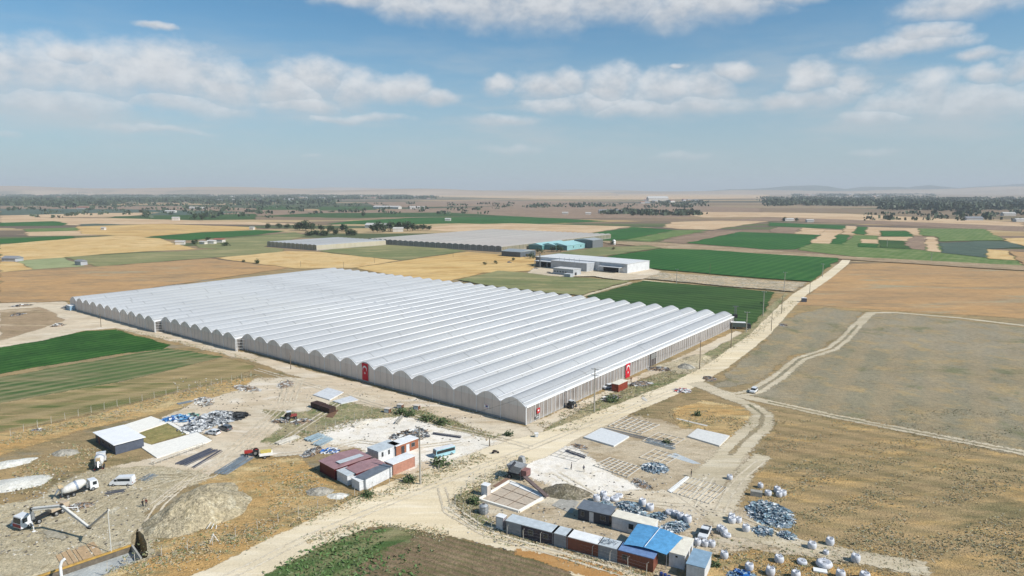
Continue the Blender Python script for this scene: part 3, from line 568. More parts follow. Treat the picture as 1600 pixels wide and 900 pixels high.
# big greenhouse: built in a frame with x along the gable wall, y along the ridges (local = mirrored frame is avoided by using true coordinates)
def greenhouse(name,label,org,wa,ra,segs,width,gut,rid,film_m,gable_m,side_m,post_step,vent=True,back=True,gable_m2=None):
    """segs: list of (bay index start, count, front offset, back length)"""
    root=thing(name,label,'greenhouse',org)
    wx=Vector((math.cos(wa),math.sin(wa),0)); ry=Vector((math.cos(ra),math.sin(ra),0))
    def P(s,t,z): q=wx*s+ry*t; return (q.x,q.y,z)
    prof=arch(width,gut,rid)
    def bay(b,t0,t1):
        s0=b*width; mb=MB(); n=len(prof)
        # object coordinates must run along the ridge: give the bay its own rotated child frame
        o=bpy.data.objects.new('roof_bay',None)
        L=t1-t0; vs=[]
        for y in (0,L):
            for x,z in prof: vs.append((x,y,z))
        mb.add(vs,[(i,i+1,n+i+1,n+i) for i in range(n-1)])
        ob=mb.build('roof_bay',film_m,root,smooth=True)
        M=Matrix(((wx.x,ry.x,0,0),(wx.y,ry.y,0,0),(0,0,1,0),(0,0,0,1))); p=P(s0,t0,0)
        # keep object coordinates = local bay coordinates through the mesh transform of the object
        ang=math.atan2(ry.y,ry.x)-PI/2
        # bay x axis is nearly opposite handed to the ridge axis: mirror the profile instead of the matrix
        ob.data.transform(Matrix(((-1,0,0,0),(0,1,0,0),(0,0,1,0),(0,0,0,1)))); ob.data.flip_normals()
        ob.rotation_euler=(0,0,ang); ob.location=(p[0],p[1],0)
        if vent:
            v=MB(); xs0=width*.43; m=arch(width,gut,rid,24)
            pts=[(x,z) for x,z in m if width*.10<=x<=width*.46]
            vs=[(-x,y,z+.05+.16*(1-(x-width*.10)/(width*.36))) for y in(.3,L-.3) for x,z in pts]; k=len(pts)
            v.add(vs,[(i,i+1,k+i+1,k+i) for i in range(k-1)])
            x0,z0=pts[0]; v.box(-x0-.28,-x0+.12,.3,L-.3,z0+.0,z0+.36,1)
            vo=v.build('roof_vent',[film_m,whitesteel],ob,smooth=True)
            g=MB(); g.box(-.42,.3,0,L,gut-.1,gut+.34); g.build('gutter',whitesteel,ob)
            if t0<80<t1:
                h=MB(); yy=84-t0; n2=arch(width,gut,rid,10)
                for a,b2 in zip(n2[1:-1],n2[2:]): h.cyl((-a[0],yy,a[1]+.12),(-b2[0],yy,b2[1]+.12),.09,.09,4)
                h.build('film_joint',whitesteel,ob)
    smax=0
    for (b0,cnt,off,ends) in segs:
        for k in range(cnt):
            e=ends[k] if isinstance(ends,list) else ends
            bay(b0+k,off,e)
        # gable wall with arches, one sheet per section
        pv=[]; 
        for k in range(cnt):
            for x,z in prof[:-1]: pv.append(((b0+k)*width+x,z))
        pv.append(((b0+cnt)*width,gut))
        mb=MB(); n=len(pv)
        vs=[P(s,off,gut-.05) for s,z in pv]+[P(s,off,z) for s,z in pv]
        mb.add(vs,[(i,i+1,n+i+1,n+i) for i in range(n-1)]); 
        mb.build('gable_arches',gable_m2 or gable_m,root)
        mb=MB(); mb.add([P(b0*width,off-.02,.5),P((b0+cnt)*width,off-.02,.5),P((b0+cnt)*width,off-.02,gut),P(b0*width,off-.02,gut)],[(0,1,2,3)]); mb.build('front_wall',gable_m,root)
        sk=MB(); a=P(b0*width,off,0); b_=P((b0+cnt)*width,off,0); c=P((b0+cnt)*width,off-.12,0); d=P(b0*width,off-.12,0)
        sk.add([a,b_,c,d]+[(q[0],q[1],.55) for q in(a,b_,c,d)],[(0,3,2,1),(4,5,6,7),(0,1,5,4),(1,2,6,5),(2,3,7,6),(3,0,4,7)]); sk.build('base_skirt',skirt,root)
        fr=MB()
        for k in range(cnt+1):
            s=(b0+k)*width; fr.cyl(P(s,off-.1,0),P(s,off-.1,gut),.08,.08,5)
        for k in range(cnt):
            for (x1,z1),(x2,z2) in zip(prof,prof[1:]): fr.cyl(P((b0+k)*width+x1,off-.1,z1+.05),P((b0+k)*width+x2,off-.1,z2+.05),.10,.10,4,0,False)
            for q in (.33,.66):
                fr.cyl(P((b0+k+q)*width,off-.06,0.5),P((b0+k+q)*width,off-.06,gut+(rid-gut)*.8),.035,.035,4,1)
        fr.build('gable_frame',[whitesteel,steel],root)
        # back gable
        if back:
            e=ends[-1] if isinstance(ends,list) else ends
            mb=MB(); vs=[P(s,e,0.) for s,z in pv]+[P(s,e,z) for s,z in pv]; mb.add(vs,[(i,i+1,n+i+1,n+i) for i in range(n-1)]); mb.build('back_wall',gable_m,root)
    # near side wall
    b0,cnt,off,ends=segs[0]; L=ends[0] if isinstance(ends,list) else ends
    mb=MB(); mb.add([P(0,off,.5),P(0,L,.5),P(0,L,gut),P(0,off,gut)],[(0,1,2,3)]); mb.build('side_wall',side_m,root)
    sk=MB(); pq=[P(0,off,0),P(0,L,0),P(-.12,L,0),P(-.12,off,0)]; sk.add(pq+[(q[0],q[1],.5) for q in pq],[(0,3,2,1),(4,5,6,7),(0,1,5,4),(1,2,6,5),(2,3,7,6),(3,0,4,7)]); sk.build('base_skirt',skirt,root)
    if post_step:
        k=0; pm=MB(); pm.cyl((0,0,0),(0,0,gut),.085,.085,5); po=pm.build('side_post',whitesteel,root)
        t_=off
        while t_<=L:
            q=P(-.14,t_,0); c=po if k==0 else po.copy()
            if k: COL.objects.link(c); c.parent=root
            c.location=q; k+=1; t_+=post_step
        for zz in (gut,): 
            rl=MB(); rl.cyl(P(-.15,off,zz),P(-.15,L,zz),.05,.05,4); rl.build('side_rail',whitesteel,root)
    return root,P
BW=9.11
q_=[A0+Vector((math.cos(WA),math.sin(WA)))*s+Vector((math.cos(RA),math.sin(RA)))*t for s,t in((.3,.3),(.3,169),(309,169),(309,-6.5),(210,-6.5),(209,-3),(147,-3),(145,.3))]
fl_=patch_w('greenhouse_floor',q_,paint('bounce_white_fabric',(236,234,228),.9,.04,k=1.0),.1,8,0,.13)  # unseen white floor added to bounce light up onto film and gable walls
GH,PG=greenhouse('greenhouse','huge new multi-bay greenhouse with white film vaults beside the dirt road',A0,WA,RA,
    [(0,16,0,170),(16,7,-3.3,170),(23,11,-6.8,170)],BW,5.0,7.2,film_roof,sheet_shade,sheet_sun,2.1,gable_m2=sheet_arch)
# set-backs between the sections: open steel gates, and return walls coloured dark for the dim interior
def wp(s,t,z=0): q=PG(s,t,z); return Vector((q[0]+A0.x,q[1]+A0.y,z))
for s,t0,t1 in((16*BW,-3.3,0),(23*BW,-6.8,-3.3)):
    mb=MB(); a=PG(s+.05,t0,0); b=PG(s+.05,t1,0)
    mb.add([PG(s+.05,t0,0),PG(s+.05,t1,0),PG(s+.05,t1,5),PG(s+.05,t0,5)],[(0,1,2,3)]); mb.build('return_wall',wallm('dim_return_sheet',(150,146,142),(124,120,116),(104,100,96),2.),GH)
    mb=MB()
    for d in (0,.9): mb.cyl(PG(s-.4-d,t0-.1,0),PG(s-.4-d,t0-.1,5.2),.12,.12,6)
    for z in (1.2,2.4,3.6,4.8): mb.cyl(PG(s-.4,t0-.1,z),PG(s-3.4,t1-.15,z),.05,.05,4)
    for d in (2.2,3.4): mb.cyl(PG(s-d,t1-.2,0),PG(s-d,t1-.2,5.2),.08,.08,5)
    mb.build('access_frame',whitesteel,GH)
# dark doorway in the side wall
mb=MB(); mb.add([PG(-.2,78,0),PG(-.2,83.5,0),PG(-.2,83.5,4.9),PG(-.2,78,4.9)],[(0,1,2,3)]); dd=mb.build('doorway',paint('shadowy_interior',(92,84,80),.9,.2),GH)
mb=MB(); mb.add([PG(-.26,79,2.6),PG(-.26,83,2.6),PG(-.26,83,4.5),PG(-.26,79,4.5)],[(0,1,2,3)]); mb.build('door_leaf',steel,dd)
# older greenhouses beyond
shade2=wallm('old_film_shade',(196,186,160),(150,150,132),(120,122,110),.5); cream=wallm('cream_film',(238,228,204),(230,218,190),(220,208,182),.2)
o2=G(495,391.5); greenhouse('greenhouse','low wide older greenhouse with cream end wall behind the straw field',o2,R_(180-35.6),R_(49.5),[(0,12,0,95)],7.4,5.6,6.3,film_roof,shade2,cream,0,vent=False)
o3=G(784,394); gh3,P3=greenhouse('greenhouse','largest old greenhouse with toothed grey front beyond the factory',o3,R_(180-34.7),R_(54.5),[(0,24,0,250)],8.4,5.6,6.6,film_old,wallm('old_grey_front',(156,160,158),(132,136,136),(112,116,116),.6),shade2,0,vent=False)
# flags and notice boards on the walls
def flag(label,frame,w,h,z):
    """frame(u,dz)-> world point: u across, hanging from z down"""
    red=paint('flag_red',(206,22,44),.7,.04,dirt=(180,30,50)); wh=paint('flag_white',(240,236,236),.7,.02)
    p=frame(0,0); root=thing('wall_flag',label,'flag',(p.x,p.y))
    def Lp(u,zz,o=0): q=frame(u,o); return (q.x-p.x,q.y-p.y,zz)
    mb=MB(); n=8; vs=[]
    for i in range(n+1):
        for j in(0,1): vs.append(Lp(w*j,z-h*i/n,.10+.05*math.sin(i*1.1+j*2)))
    mb.add(vs,[(2*i,2*i+1,2*i+3,2*i+2) for i in range(n)]); mb.build('cloth',red,root)
    mb=MB(); R=w*.36; cx,cz=w/2,z-h*.33; n=26; r2=R*.8
    # crescent opening downward, star below (vertical hanging)
    a0=R_(62); outer=[];inner=[]
    for i in range(n+1):
        a=PI*1.5+a0/1.6+(2*PI-2*a0/1.6)*i/n; outer.append((cx+R*math.cos(a),cz+R*math.sin(a)))
    off=R*.28
    for i in range(n+1):
        a=PI*1.5+a0/1.1+(2*PI-2*a0/1.1)*i/n; inner.append((cx+r2*math.cos(a),cz-off+r2*math.sin(a)))
    vs=[Lp(u,zz,.22) for u,zz in outer+inner]; mb.add(vs,[(i,i+1,n+2+i,n+1+i) for i in range(n)]); mb.build('crescent',wh,root)
    mb=MB(); sx,sz=cx,cz-R*1.25; rr=w*.17; vs=[Lp(sx,sz,.22)]
    for i in range(10):
        a=-PI/2+i*PI/5; r=rr if i%2==0 else rr*.382; vs.append(Lp(sx+r*math.cos(a),sz+r*math.sin(a),.22))
    mb.add(vs,[(0,1+i,1+(i+1)%10) for i in range(10)]); mb.build('star',wh,root)
wxn=Vector((math.cos(WA),math.sin(WA))); ryn=Vector((math.cos(RA),math.sin(RA)))
flag('red flag with white crescent and star hanging on the shaded gable wall',lambda u,o:A0+wxn*(70.0-u)-ryn*(.15+o),3.1,6.0,6.7)
flag('red flag with white crescent and star hanging on the sunlit long side',lambda u,o:A0+ryn*(58.5+u)-wxn*(.35+o),3.3,5.0,5.1)
def board(label,frame,w,h,z,base,marks):
    p=frame(0,0); root=thing('notice_board',label,'sign',(p.x,p.y)); Lp=lambda u,zz,o:(frame(u,o).x-p.x,frame(u,o).y-p.y,zz)
    mb=MB(); q=[Lp(0,z,0.04),Lp(w,z,.04),Lp(w,z-h,.04),Lp(0,z-h,.04),Lp(0,z,.1),Lp(w,z,.1),Lp(w,z-h,.1),Lp(0,z-h,.1)]; mb.add(q,[(4,5,6,7),(0,1,5,4),(1,2,6,5),(2,3,7,6),(3,0,4,7)]); mb.build('panel',base,root)
    for nm,m_,u0,u1,z0,z1 in marks:
        mb=MB(); mb.add([Lp(w*u0,z-h*z0,.13),Lp(w*u1,z-h*z0,.13),Lp(w*u1,z-h*z1,.13),Lp(w*u0,z-h*z1,.13)],[(0,1,2,3)]); mb.build(nm,m_,root)
blue=paint('sign_blue',(70,80,150),.5,.03); redp=paint('sign_red',(196,48,56),.5,.03); slate=paint('sign_grey',(120,124,126),.5,.05)
board('white company notice board with blue and red marks on gable wall',lambda u,o:A0+wxn*(15.2-u)-ryn*(.15+o),1.9,1.5,3.2,white,[('mark',blue,.3,.75,.25,.6),('mark',redp,.1,.9,.75,.85),('mark',redp,.1,.9,.08,.16)])
board('small red square board near the front corner of the long wall',lambda u,o:A0+ryn*(4.6+u)-wxn*(.4+o),1.5,1.5,3.6,redp,[('mark',white,.3,.7,.3,.6)])
board('low grey board under the red one on the long wall',lambda u,o:A0+ryn*(4.0+u)-wxn*(.4+o),1.6,.9,1.5,slate,[('mark',white,.15,.85,.3,.45)])

# ---------------------------------------------------------------- container / cabin builder
corr=('X',.25)
def wallpaint(key,rgb): return paint('sheet_'+key,rgb,.5,.08,0,1.2,corr)
def cabin(name,label,cat,p,ang,L,D,h,wall,roof,parts=(),group=None,rise=0,over=.12,z0=0,backwall=True):
    """p = world corner, x along ang (L), y to the left (D). parts: (kind,face,u0,u1,z0,z1,mat)"""
    r=thing(name,label,cat,p,ang,group,z0)
    mb=MB(); mb.box(0,L,0,D,.05,h); 
    mb.box(-.03,.06,-.03,.06,0,h); mb.box(L-.06,L+.03,-.03,.06,0,h); mb.box(L-.06,L+.03,D-.06,D+.03,0,h); mb.build('wall',wall,r)
    mb=MB()
    if rise:
        mb.add([(-over,-over,h),(L+over,-over,h),(L+over,D/2,h+rise),(-over,D/2,h+rise),(L+over,D+over,h),(-over,D+over,h),(-over,-over,h+.08),(L+over,-over,h+.08),(L+over,D/2,h+rise+.08),(-over,D/2,h+rise+.08),(L+over,D+over,h+.08),(-over,D+over,h+.08)],
         [(6,7,8,9),(9,8,10,11),(0,1,7,6),(4,5,11,10),(0,3,9,6),(3,5,11,9),(1,2,8,7),(2,4,10,8),(0,1,2,3),(3,2,4,5),(0,3,5),(1,4,2)])
    else:
        mb.box(-over,L+over,-over,D+over,h+.003,h+.14)
    mb.build('roof',roof,r)
    for pt in parts:
        k,face,u0,u1,a,b,m=pt
        q=MB()
        if face=='f': q.box(u0,u1,-.05,-.005,a,b)
        if face=='b': q.box(u0,u1,D+.005,D+.05,a,b)
        if face=='l': q.box(-.05,-.005,u0,u1,a,b)
        if face=='r': q.box(L+.005,L+.05,u0,u1,a,b)
        o=q.build(k,m,r)
        if k=='window':
            f=MB(); e=.035
            for (x0,x1,y0,y1) in((u0-e,u0,a-e,b+e),(u1,u1+e,a-e,b+e),(u0,u1,b,b+e),(u0,u1,a-e,a)):
                if face=='f': f.box(x0,x1,-.08,-.01,y0,y1)
                elif face=='b': f.box(x0,x1,D+.01,D+.08,y0,y1)
                elif face=='l': f.box(-.08,-.01,x0,x1,y0,y1)
                else: f.box(L+.01,L+.08,x0,x1,y0,y1)
            f.build('frame',paint('frame_grey',(176,178,180),.5,.05),o)
        if k=='door':
            f=MB(); uu=u1-.12; f.box(uu,uu+.05,-.10,-.055,1.0,1.2) if face=='f' else f.box(L+.055,L+.1,uu,uu+.05,1.0,1.2) if face=='r' else f.box(-.1,-.055,uu,uu+.05,1,1.2) if face=='l' else f.box(uu,uu+.05,D+.055,D+.1,1,1.2); f.build('handle',steel,o)
    return r
gl=glassm()
w_white=wallpaint('white',(234,236,238)); w_grey=wallpaint('grey',(150,156,164)); w_dark=wallpaint('dark_purple',(62,56,72)); w_brown=wallpaint('brown_red',(134,78,62)); w_navy=wallpaint('navy',(58,68,84)); w_slate=wallpaint('slate',(92,100,116))
w_red=wallpaint('dark_red',(104,28,36)); w_orange=wallpaint('orange',(170,108,80)); w_pink=wallpaint('pink_brown',(196,142,122)); w_rust=wallpaint('rust',(150,66,48)); w_lb=wallpaint('light_blue',(140,168,190))
r_white=paint('roof_white',(240,238,232),.5,.05,0,.8,corr,k=1.0,dirt=(214,206,190)); r_grey=paint('roof_grey',(204,212,216),.4,.08,0,.8,corr,k=1.1); r_dgrey=paint('roof_dark_grey',(132,140,150),.4,.1,.2,.8,corr); r_pink=paint('roof_pink_red',(176,138,140),.5,.08,0,.8,('Y',.3)); r_cream=paint('roof_cream',(240,230,212),.5,.06,0,.8,corr,k=1.05)
door_w=paint('door_white',(220,224,228),.5,.04); door_d=paint('door_dark',(58,60,66),.5,.05)
def win(face,u,z=1.0,w=1.0,h=1.0): return('window',face,u,u+w,z,z+h,gl)
def door(face,u,m=door_w,w=.9,h=2.0): return('door',face,u,u+w,.1,.1+h,m)
a62=R_(-28)
# row of site cabins along the lower road  (frame from the left end, x down along the row)
P0=G(791,833); row=Fr(P0,a62)
def rowcab(px,L,label,wall,roof,parts=(),h=2.5,D=2.7,z=0,cat='site cabin'):
    q=G(*px); s=(q-P0).dot(row.x); p=row(s,0); return cabin('site_cabin',label,cat,p,a62,L,D,h,wall,roof,parts,'site cabins in a row along the bend of the road')
rowcab((791,833),3.2,'leftmost grey cabin of the row along the road bend',w_grey,r_grey)
rowcab((816.4,840),6.4,'dark purple cabin with pale grey roof in the roadside row',w_dark,r_grey,[win('f',1.2),win('f',4.3)])
rowcab((863,852.5),3.0,'short grey cabin between the purple and the brown-red cabins',w_grey,r_grey)
rowcab((885,858.3),6.1,'brown-red cabin with white roof in the roadside row',w_brown,r_white)
rowcab((934.5,871.5),3.6,'grey cabin with metal scraps on its roof beside blue tarpaulin',w_grey,r_grey)
rowcab((964,880.5),6.4,'brown-red cabin under the edge of the blue tarpaulin',w_brown,paint('roof_dull_blue',(120,150,196),.6,.1),[('window','f',.9,1.8,1.1,1.9,gl)])
# scraps lying on the grey roof
mb=MB(); p=row((G(934.5,871.5)-P0).dot(row.x)+1.6,.8)
for i in range(16): mb.obox((rnd.uniform(-1.2,1.4),rnd.uniform(-.2,1.6),.06+i*.012),(rnd.uniform(.5,1.8),.08,.04),rnd.uniform(0,3))
t_=mb.build('metal_offcuts',steel); t_.location=(p.x,p.y,2.66); tag(t_,'loose metal strips lying on the grey cabin roof','scrap')
# blue tarpaulin roof
tb=paint('blue_tarpaulin',(100,170,220),.55,.1,dirt=(160,196,222)); corners=[(974,850.5,2.85),(996.5,818,2.9),(1067,840,3.1),(1041.5,867,2.8)]
cw=[(lambda g,z:(g.x,g.y,z))(G(x,y,z),z) for x,y,z in corners]; o=cw[0]; mb=MB(); n=14; vs=[]
for i in range(n+1):
    for j in range(n+1):
        u,v=i/n,j/n; q=[(cw[0][k]*(1-u)+cw[1][k]*u)*(1-v)+(cw[3][k]*(1-u)+cw[2][k]*u)*v for k in range(3)]
        q[2]+=.5*math.sin(PI*v)*(.7+.3*u)-.25*abs(math.sin(PI*2*u))*math.sin(PI*v)+.08*mn.noise(Vector((i*.7,j*.7,2)))
        vs.append((q[0]-o[0],q[1]-o[1],q[2]))
mb.add(vs,[(i*(n+1)+j,(i+1)*(n+1)+j,(i+1)*(n+1)+j+1,i*(n+1)+j+1) for i in range(n) for j in range(n)])
tr=thing('tarpaulin_shelter','bright blue tarpaulin stretched as a roof between the cabins','shelter',o[:2]); mb.build('canopy',tb,tr,smooth=True)
mb=MB()
for c in cw: mb.cyl((c[0]-o[0],c[1]-o[1],0),(c[0]-o[0],c[1]-o[1],c[2]),.06,.06,6)
mid=[(cw[0][k]+cw[3][k])/2-(o[k] if k<2 else 0) for k in range(3)]; mid2=[(cw[1][k]+cw[2][k])/2-(o[k] if k<2 else 0) for k in range(3)]
mb.build('frame',steel,tr); mb=MB(); mb.cyl((mid[0],mid[1],mid[2]+.56),(mid2[0],mid2[1],mid2[2]+.5),.05,.05,5); mb.build('ridge_rope',white,tr)
# other cabins of the lower compound
pR=G(1069,891); cabin('site_cabin','white container cabin at the right end of blue tarpaulin','site cabin',pR,R_(62),6.4,2.7,2.6,w_white,r_cream,[win('f',1),win('f',4),('vent','l',1.2,1.6,2.0,2.3,gl)])
pM=G(986,834.5); fm=Fr(pM,R_(-30)); cabin('site_cabin','white cabin with cream ribbed roof behind the blue tarpaulin','site cabin',fm(-3.9,0),R_(-30),8.2,2.8,2.6,w_white,r_cream,[('door','f',2.1,3.0,.1,2.2,door_w),('window','f',3.4,4.3,1,2,gl)])
pC=G(903.5,811.8); cabin('site_cabin','slate-walled cabin with dark grey roof and white door','site cabin',pC,R_(-26.5),6.4,3.6,2.4,w_navy,r_dgrey,[('door','f',2.3,3.2,.1,2.2,door_w),win('f',.6,1,.6,1),win('f',4.6,1,1.1,1)],over=.3)
pL=G(1127,902); cabin('site_cabin','light blue flat-roofed cabin at the bottom edge','site cabin',G(1100,910),R_(62),5.4,3,2.5,w_white,paint('roof_light_blue',(152,182,204),.5,.08,0,.8,corr))
for i,(x,y) in enumerate([(1033,902),(1039,904.5),(1045,907)]):
    mb=MB(); mb.lathe([(.3,0),(.31,.05),(.3,.3),(.32,.33),(.3,.36),(.3,.6),(.32,.63),(.3,.66),(.3,.9),(.27,.92)],12); b=mb.build('barrel',paint('barrel_blue',(44,70,140),.4,.08)); g=G(x,y); b.location=(g.x,g.y,0)
    tag(b,['blue barrel nearest the brown-red cabin wall','middle blue barrel below the tarpaulin','outer blue barrel below the tarpaulin'][i],'barrel','blue barrels below the tarpaulin')
mb=MB(); mb.box(0,5,0,3.2,0,.5); s_=mb.build('concrete_pad',conc); g=G(1083,897); s_.location=(g.x,g.y,0); s_.rotation_euler=(0,0,R_(62)); tag(s_,'pale concrete pad between white container and light blue cabin','concrete pad')
# upper-left cabins round the white yard
u52=R_(50)
cabin('site_cabin','orange cabin with white roof and two doors beside the bus','site cabin',G(619.5,713.5),u52,7.2,3.2,2.6,w_orange,r_white,[('door','f',1.6,2.6,.1,2.1,door_d),('door','f',3.2,4.2,.1,2.1,door_w),win('f',4.9,1,1.1),('panel','l',.1,3.1,.2,2.4,w_slate)])
cabin('site_cabin','pink-brown windowless cabin with white roof','site cabin',G(614.5,743),u52,6.6,3.0,2.6,w_pink,r_white)
cabin('site_cabin','long white cabin with small windows behind the pink-brown one','site cabin',G(591.5,722.5),u52,6.6,4.2,2.6,w_white,r_grey,[win('f',1.0,1.1,.5,1.1),win('f',3.0,1.1,.5,1.1),('door','f',4.6,5.5,.1,2.1,door_w)])
cabin('site_cabin','white container cabin at the roadside corner of the sheds','site cabin',G(572,766),R_(57),8.2,2.8,2.5,w_white,r_dgrey,[])
cabin('storage_shed','dark red shed under a wide pinkish ribbed roof','shed',G(500.5,737.5),R_(-44),6.4,9.6,2.7,w_red,r_pink,rise=.45,over=.3)
cabin('storage_shed','lower shed with faded pink roof in front of the red one','shed',G(541.5,731.5,2.5),R_(-44),4.0,7.6,2.5,w_red,r_pink,rise=.35,over=.2)
cabin('site_cabin','grey-roofed white cabin in front of the red shed','site cabin',G(526.5,735.5,2.3),R_(-44),4.2,2.6,2.3,w_white,r_grey)
cabin('site_cabin','small grey-white box cabin touching the roadside container','site cabin',G(549.5,747,2.1),R_(-44),3.0,2.3,2.1,w_white,r_white)
mb=MB(); mb.box(0,6.4,0,1.7,0,.06); pnl=mb.build('roof_panel',r_grey); g=G(531,724.5,3.2); pnl.location=(g.x,g.y,3.2); pnl.rotation_euler=(0,0,R_(46)); tag(pnl,'long pale translucent sheet laid across the pink roof','roof sheet')
# water tanks
def tank(p,r,h,label,m):
    o=thing('water_tank',label,'water tank',p); mb=MB(); mb.lathe([(r*.95,0),(r,.1),(r,h*.35),(r*1.03,h*.37),(r,h*.4),(r,h*.75),(r*1.03,h*.77),(r,h*.8),(r*.6,h*.95),(r*.3,h)],16); mb.build('body',m,o,smooth=True)
    mb=MB(); mb.lathe([(r*.3,h),(r*.3,h+.08)],12); mb.build('lid',door_d,o); return o
tank(G(598,741),.8,1.9,'white round water tank in the gap behind the roadside container',white)
# office with the long white roof at the left
po=G(181,710.8); cabin('site_office','low office building with white flat roof and dark blue walls','office',po,R_(50),6.6,13.2,2.6,w_slate,paint('roof_bright_white',(244,242,238),.5,.03,0,.5,('Y',.4),k=.95,dirt=(226,220,206)),[('wall_panel','l',.2,13.0,.2,2.4,w_navy),win('l',3,1,1.4,.9),win('l',7.2,1,1.4,.9),('door','l',10.2,11.1,.1,2.1,w_rust)],over=.45)
# concrete slabs
def slab(label,px,h,m=conc,cat='concrete slab',name='concrete_slab'):
    P=inward([G(*p) for p in px]); o=P[0]; mb=MB(); n=len(P); vs=[(p.x-o.x,p.y-o.y,z) for z in(0,h) for p in P]
    mb.add(vs,[tuple(range(n,2*n)),tuple(range(n-1,-1,-1))]+[(i,(i+1)%n,n+(i+1)%n,n+i) for i in range(n)]); q=mb.build(name,m); q.location=(o.x,o.y,.003); return tag(q,label,cat)
concp=paint('cast_concrete',(236,232,222),.8,.04,dirt=(216,206,186),k=1.05); concg=paint('grey_concrete',(180,176,166),.85,.1)
slab('long white concrete slab behind the office',[(160,676),(236,651.5),(262,661),(218,676),(200,684)],.25,concp)
slab('L-shaped white concrete slab beside the grass court',[(223,692),(237,696.5),(308,676.5),(331,689),(322,693),(245,716.5),(222,701)],.25,concp)
slab('narrow concrete kerb edging the grass court',[(261,662),(266,660),(296,677),(291,679)],.28,concp)
patch('verge',[(222,690),(219,677),(262,662),(290,679),(236,695)],Gm('court_grass',[(150,138,88),(138,132,84),(164,148,100)],s1=.1,s2=.5,ragged=.6),feather=.8,jit=.2)
patch('dirt_yard',[(266,660),(305,649),(318,657),(300,677)],dirtw,feather=1,jit=.4)
# ---------------------------------------------------------------- factory and barns beyond
C1=G(980,428.5); fa=R_(-41); ff_=Fr(C1,fa); pl=ff_(-92,0)
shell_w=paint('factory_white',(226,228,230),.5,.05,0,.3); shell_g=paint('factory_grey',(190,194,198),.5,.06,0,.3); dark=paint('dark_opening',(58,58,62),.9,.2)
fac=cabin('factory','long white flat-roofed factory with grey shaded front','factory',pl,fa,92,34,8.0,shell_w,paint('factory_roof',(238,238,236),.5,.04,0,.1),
  [('door','f',70,84,.1,4.5,dark),('wall_panel','f',66,91,5.2,7.6,shell_g),('door','f',6,24,.1,4.8,dark),('wall_panel','f',0,6,.2,7.6,slate)],over=.4)  # grey panels and dark doors put the front's shade and dim openings into colour
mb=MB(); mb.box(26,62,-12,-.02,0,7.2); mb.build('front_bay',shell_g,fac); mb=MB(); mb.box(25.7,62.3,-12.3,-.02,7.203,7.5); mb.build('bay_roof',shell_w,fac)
mb=MB(); mb.box(4,25.5,-7,-.05,4.9,5.3); [mb.cyl((x,-6.8,0),(x,-6.8,4.9),.2,.2,6) for x in(4.5,11,18,25)]; mb.build('canopy',shell_w,fac)
mb=MB(); mb.box(68,88,-5,-.05,4.9,5.2); [mb.cyl((x,-4.8,0),(x,-4.8,4.9),.2,.2,6) for x in(68.5,87.5)]; mb.build('canopy',shell_w,fac)
for i in range(5):
    mb=MB(); mb.cyl((34+i*5,-11,7.5),(34+i*5,-11,10.5),.15,.15,5); mb.build('vent_pipe',steel,fac)
mb=MB(); mb.cyl((12,-9,0),(12,-9,11.5),.55,.5,8); mb.build('chimney',slate,fac)
pa=G(895.5,432.5); fr=Fr(pa,fa)
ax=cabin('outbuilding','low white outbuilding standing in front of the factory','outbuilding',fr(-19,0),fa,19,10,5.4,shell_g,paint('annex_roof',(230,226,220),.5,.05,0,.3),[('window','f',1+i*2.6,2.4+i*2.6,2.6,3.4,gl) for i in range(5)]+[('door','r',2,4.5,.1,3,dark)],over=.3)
cabin('outbuilding','small box shed below the factory outbuilding','outbuilding',Fr(G(891,434.5),fa)(-6,0),fa,6,4,2.8,shell_g,shell_w)
for i,(x,l) in enumerate([(927,'left'),(931.5,'middle'),(936.5,'right')]): tank(G(x,418.5+i*.2),1.1,3.4,f'{["first","second","third"][i]} white tank from the chimney side at the factory wall',white)
def hall(label,p,ang,L,D,h,rise,wall,roof,parts=(),name='barn',cat='barn'): return cabin(name,label,cat,p,ang,L,D,h,wall,roof,parts,rise=rise,over=.3)
teal=paint('teal_wall',(96,150,150),.5,.06,0,.4); tealr=paint('pale_teal_roof',(176,222,222),.4,.05,0,.3,('X',1.0)); teall=paint('light_teal_wall',(150,196,198),.5,.05,0,.4)
g0=G(886,391.5); g1=G(934,385); at=math.atan2((g1-g0).y,(g1-g0).x); hall('long pale teal packing hall beyond the factory',g0,at,(g1-g0).length,26,5.2,2.4,teall,tealr,[('gable_panel','l',.5,25,.2,5.1,teal)]+[win('f',12+i*16,2.5,2,1.2) for i in range(4)],'packing_hall','hall')
g0=G(868,391); hall('middle pale teal hall with dark teal gable beyond factory',g0,at,60,20,5.2,2.2,teal,tealr,(),'packing_hall','hall')
g0=G(847,390.5); hall('leftmost pale teal hall beside the grey barns',g0,at,52,18,4.8,2.2,teal,tealr,(),'packing_hall','hall')
g0=G(942,386); hall('tall grey block at the right end of the teal halls',Fr(g0,at)(-24,0),at,24,24,9,1.5,slate,paint('grey_hall_roof',(178,184,184),.5,.05),[],'packing_hall','hall')
tank(G(959,382.5),2.2,6.2,'white silo standing right of the teal halls',white)
g0=G(813,402.5); hall('slate grey barn with pale side nearest the old greenhouse',Fr(g0,R_(-37))(-23,0),R_(-37),23,26,5.2,1.6,paint('barn_slate',(96,104,112),.6,.08),paint('barn_roof',(164,172,176),.5,.06))
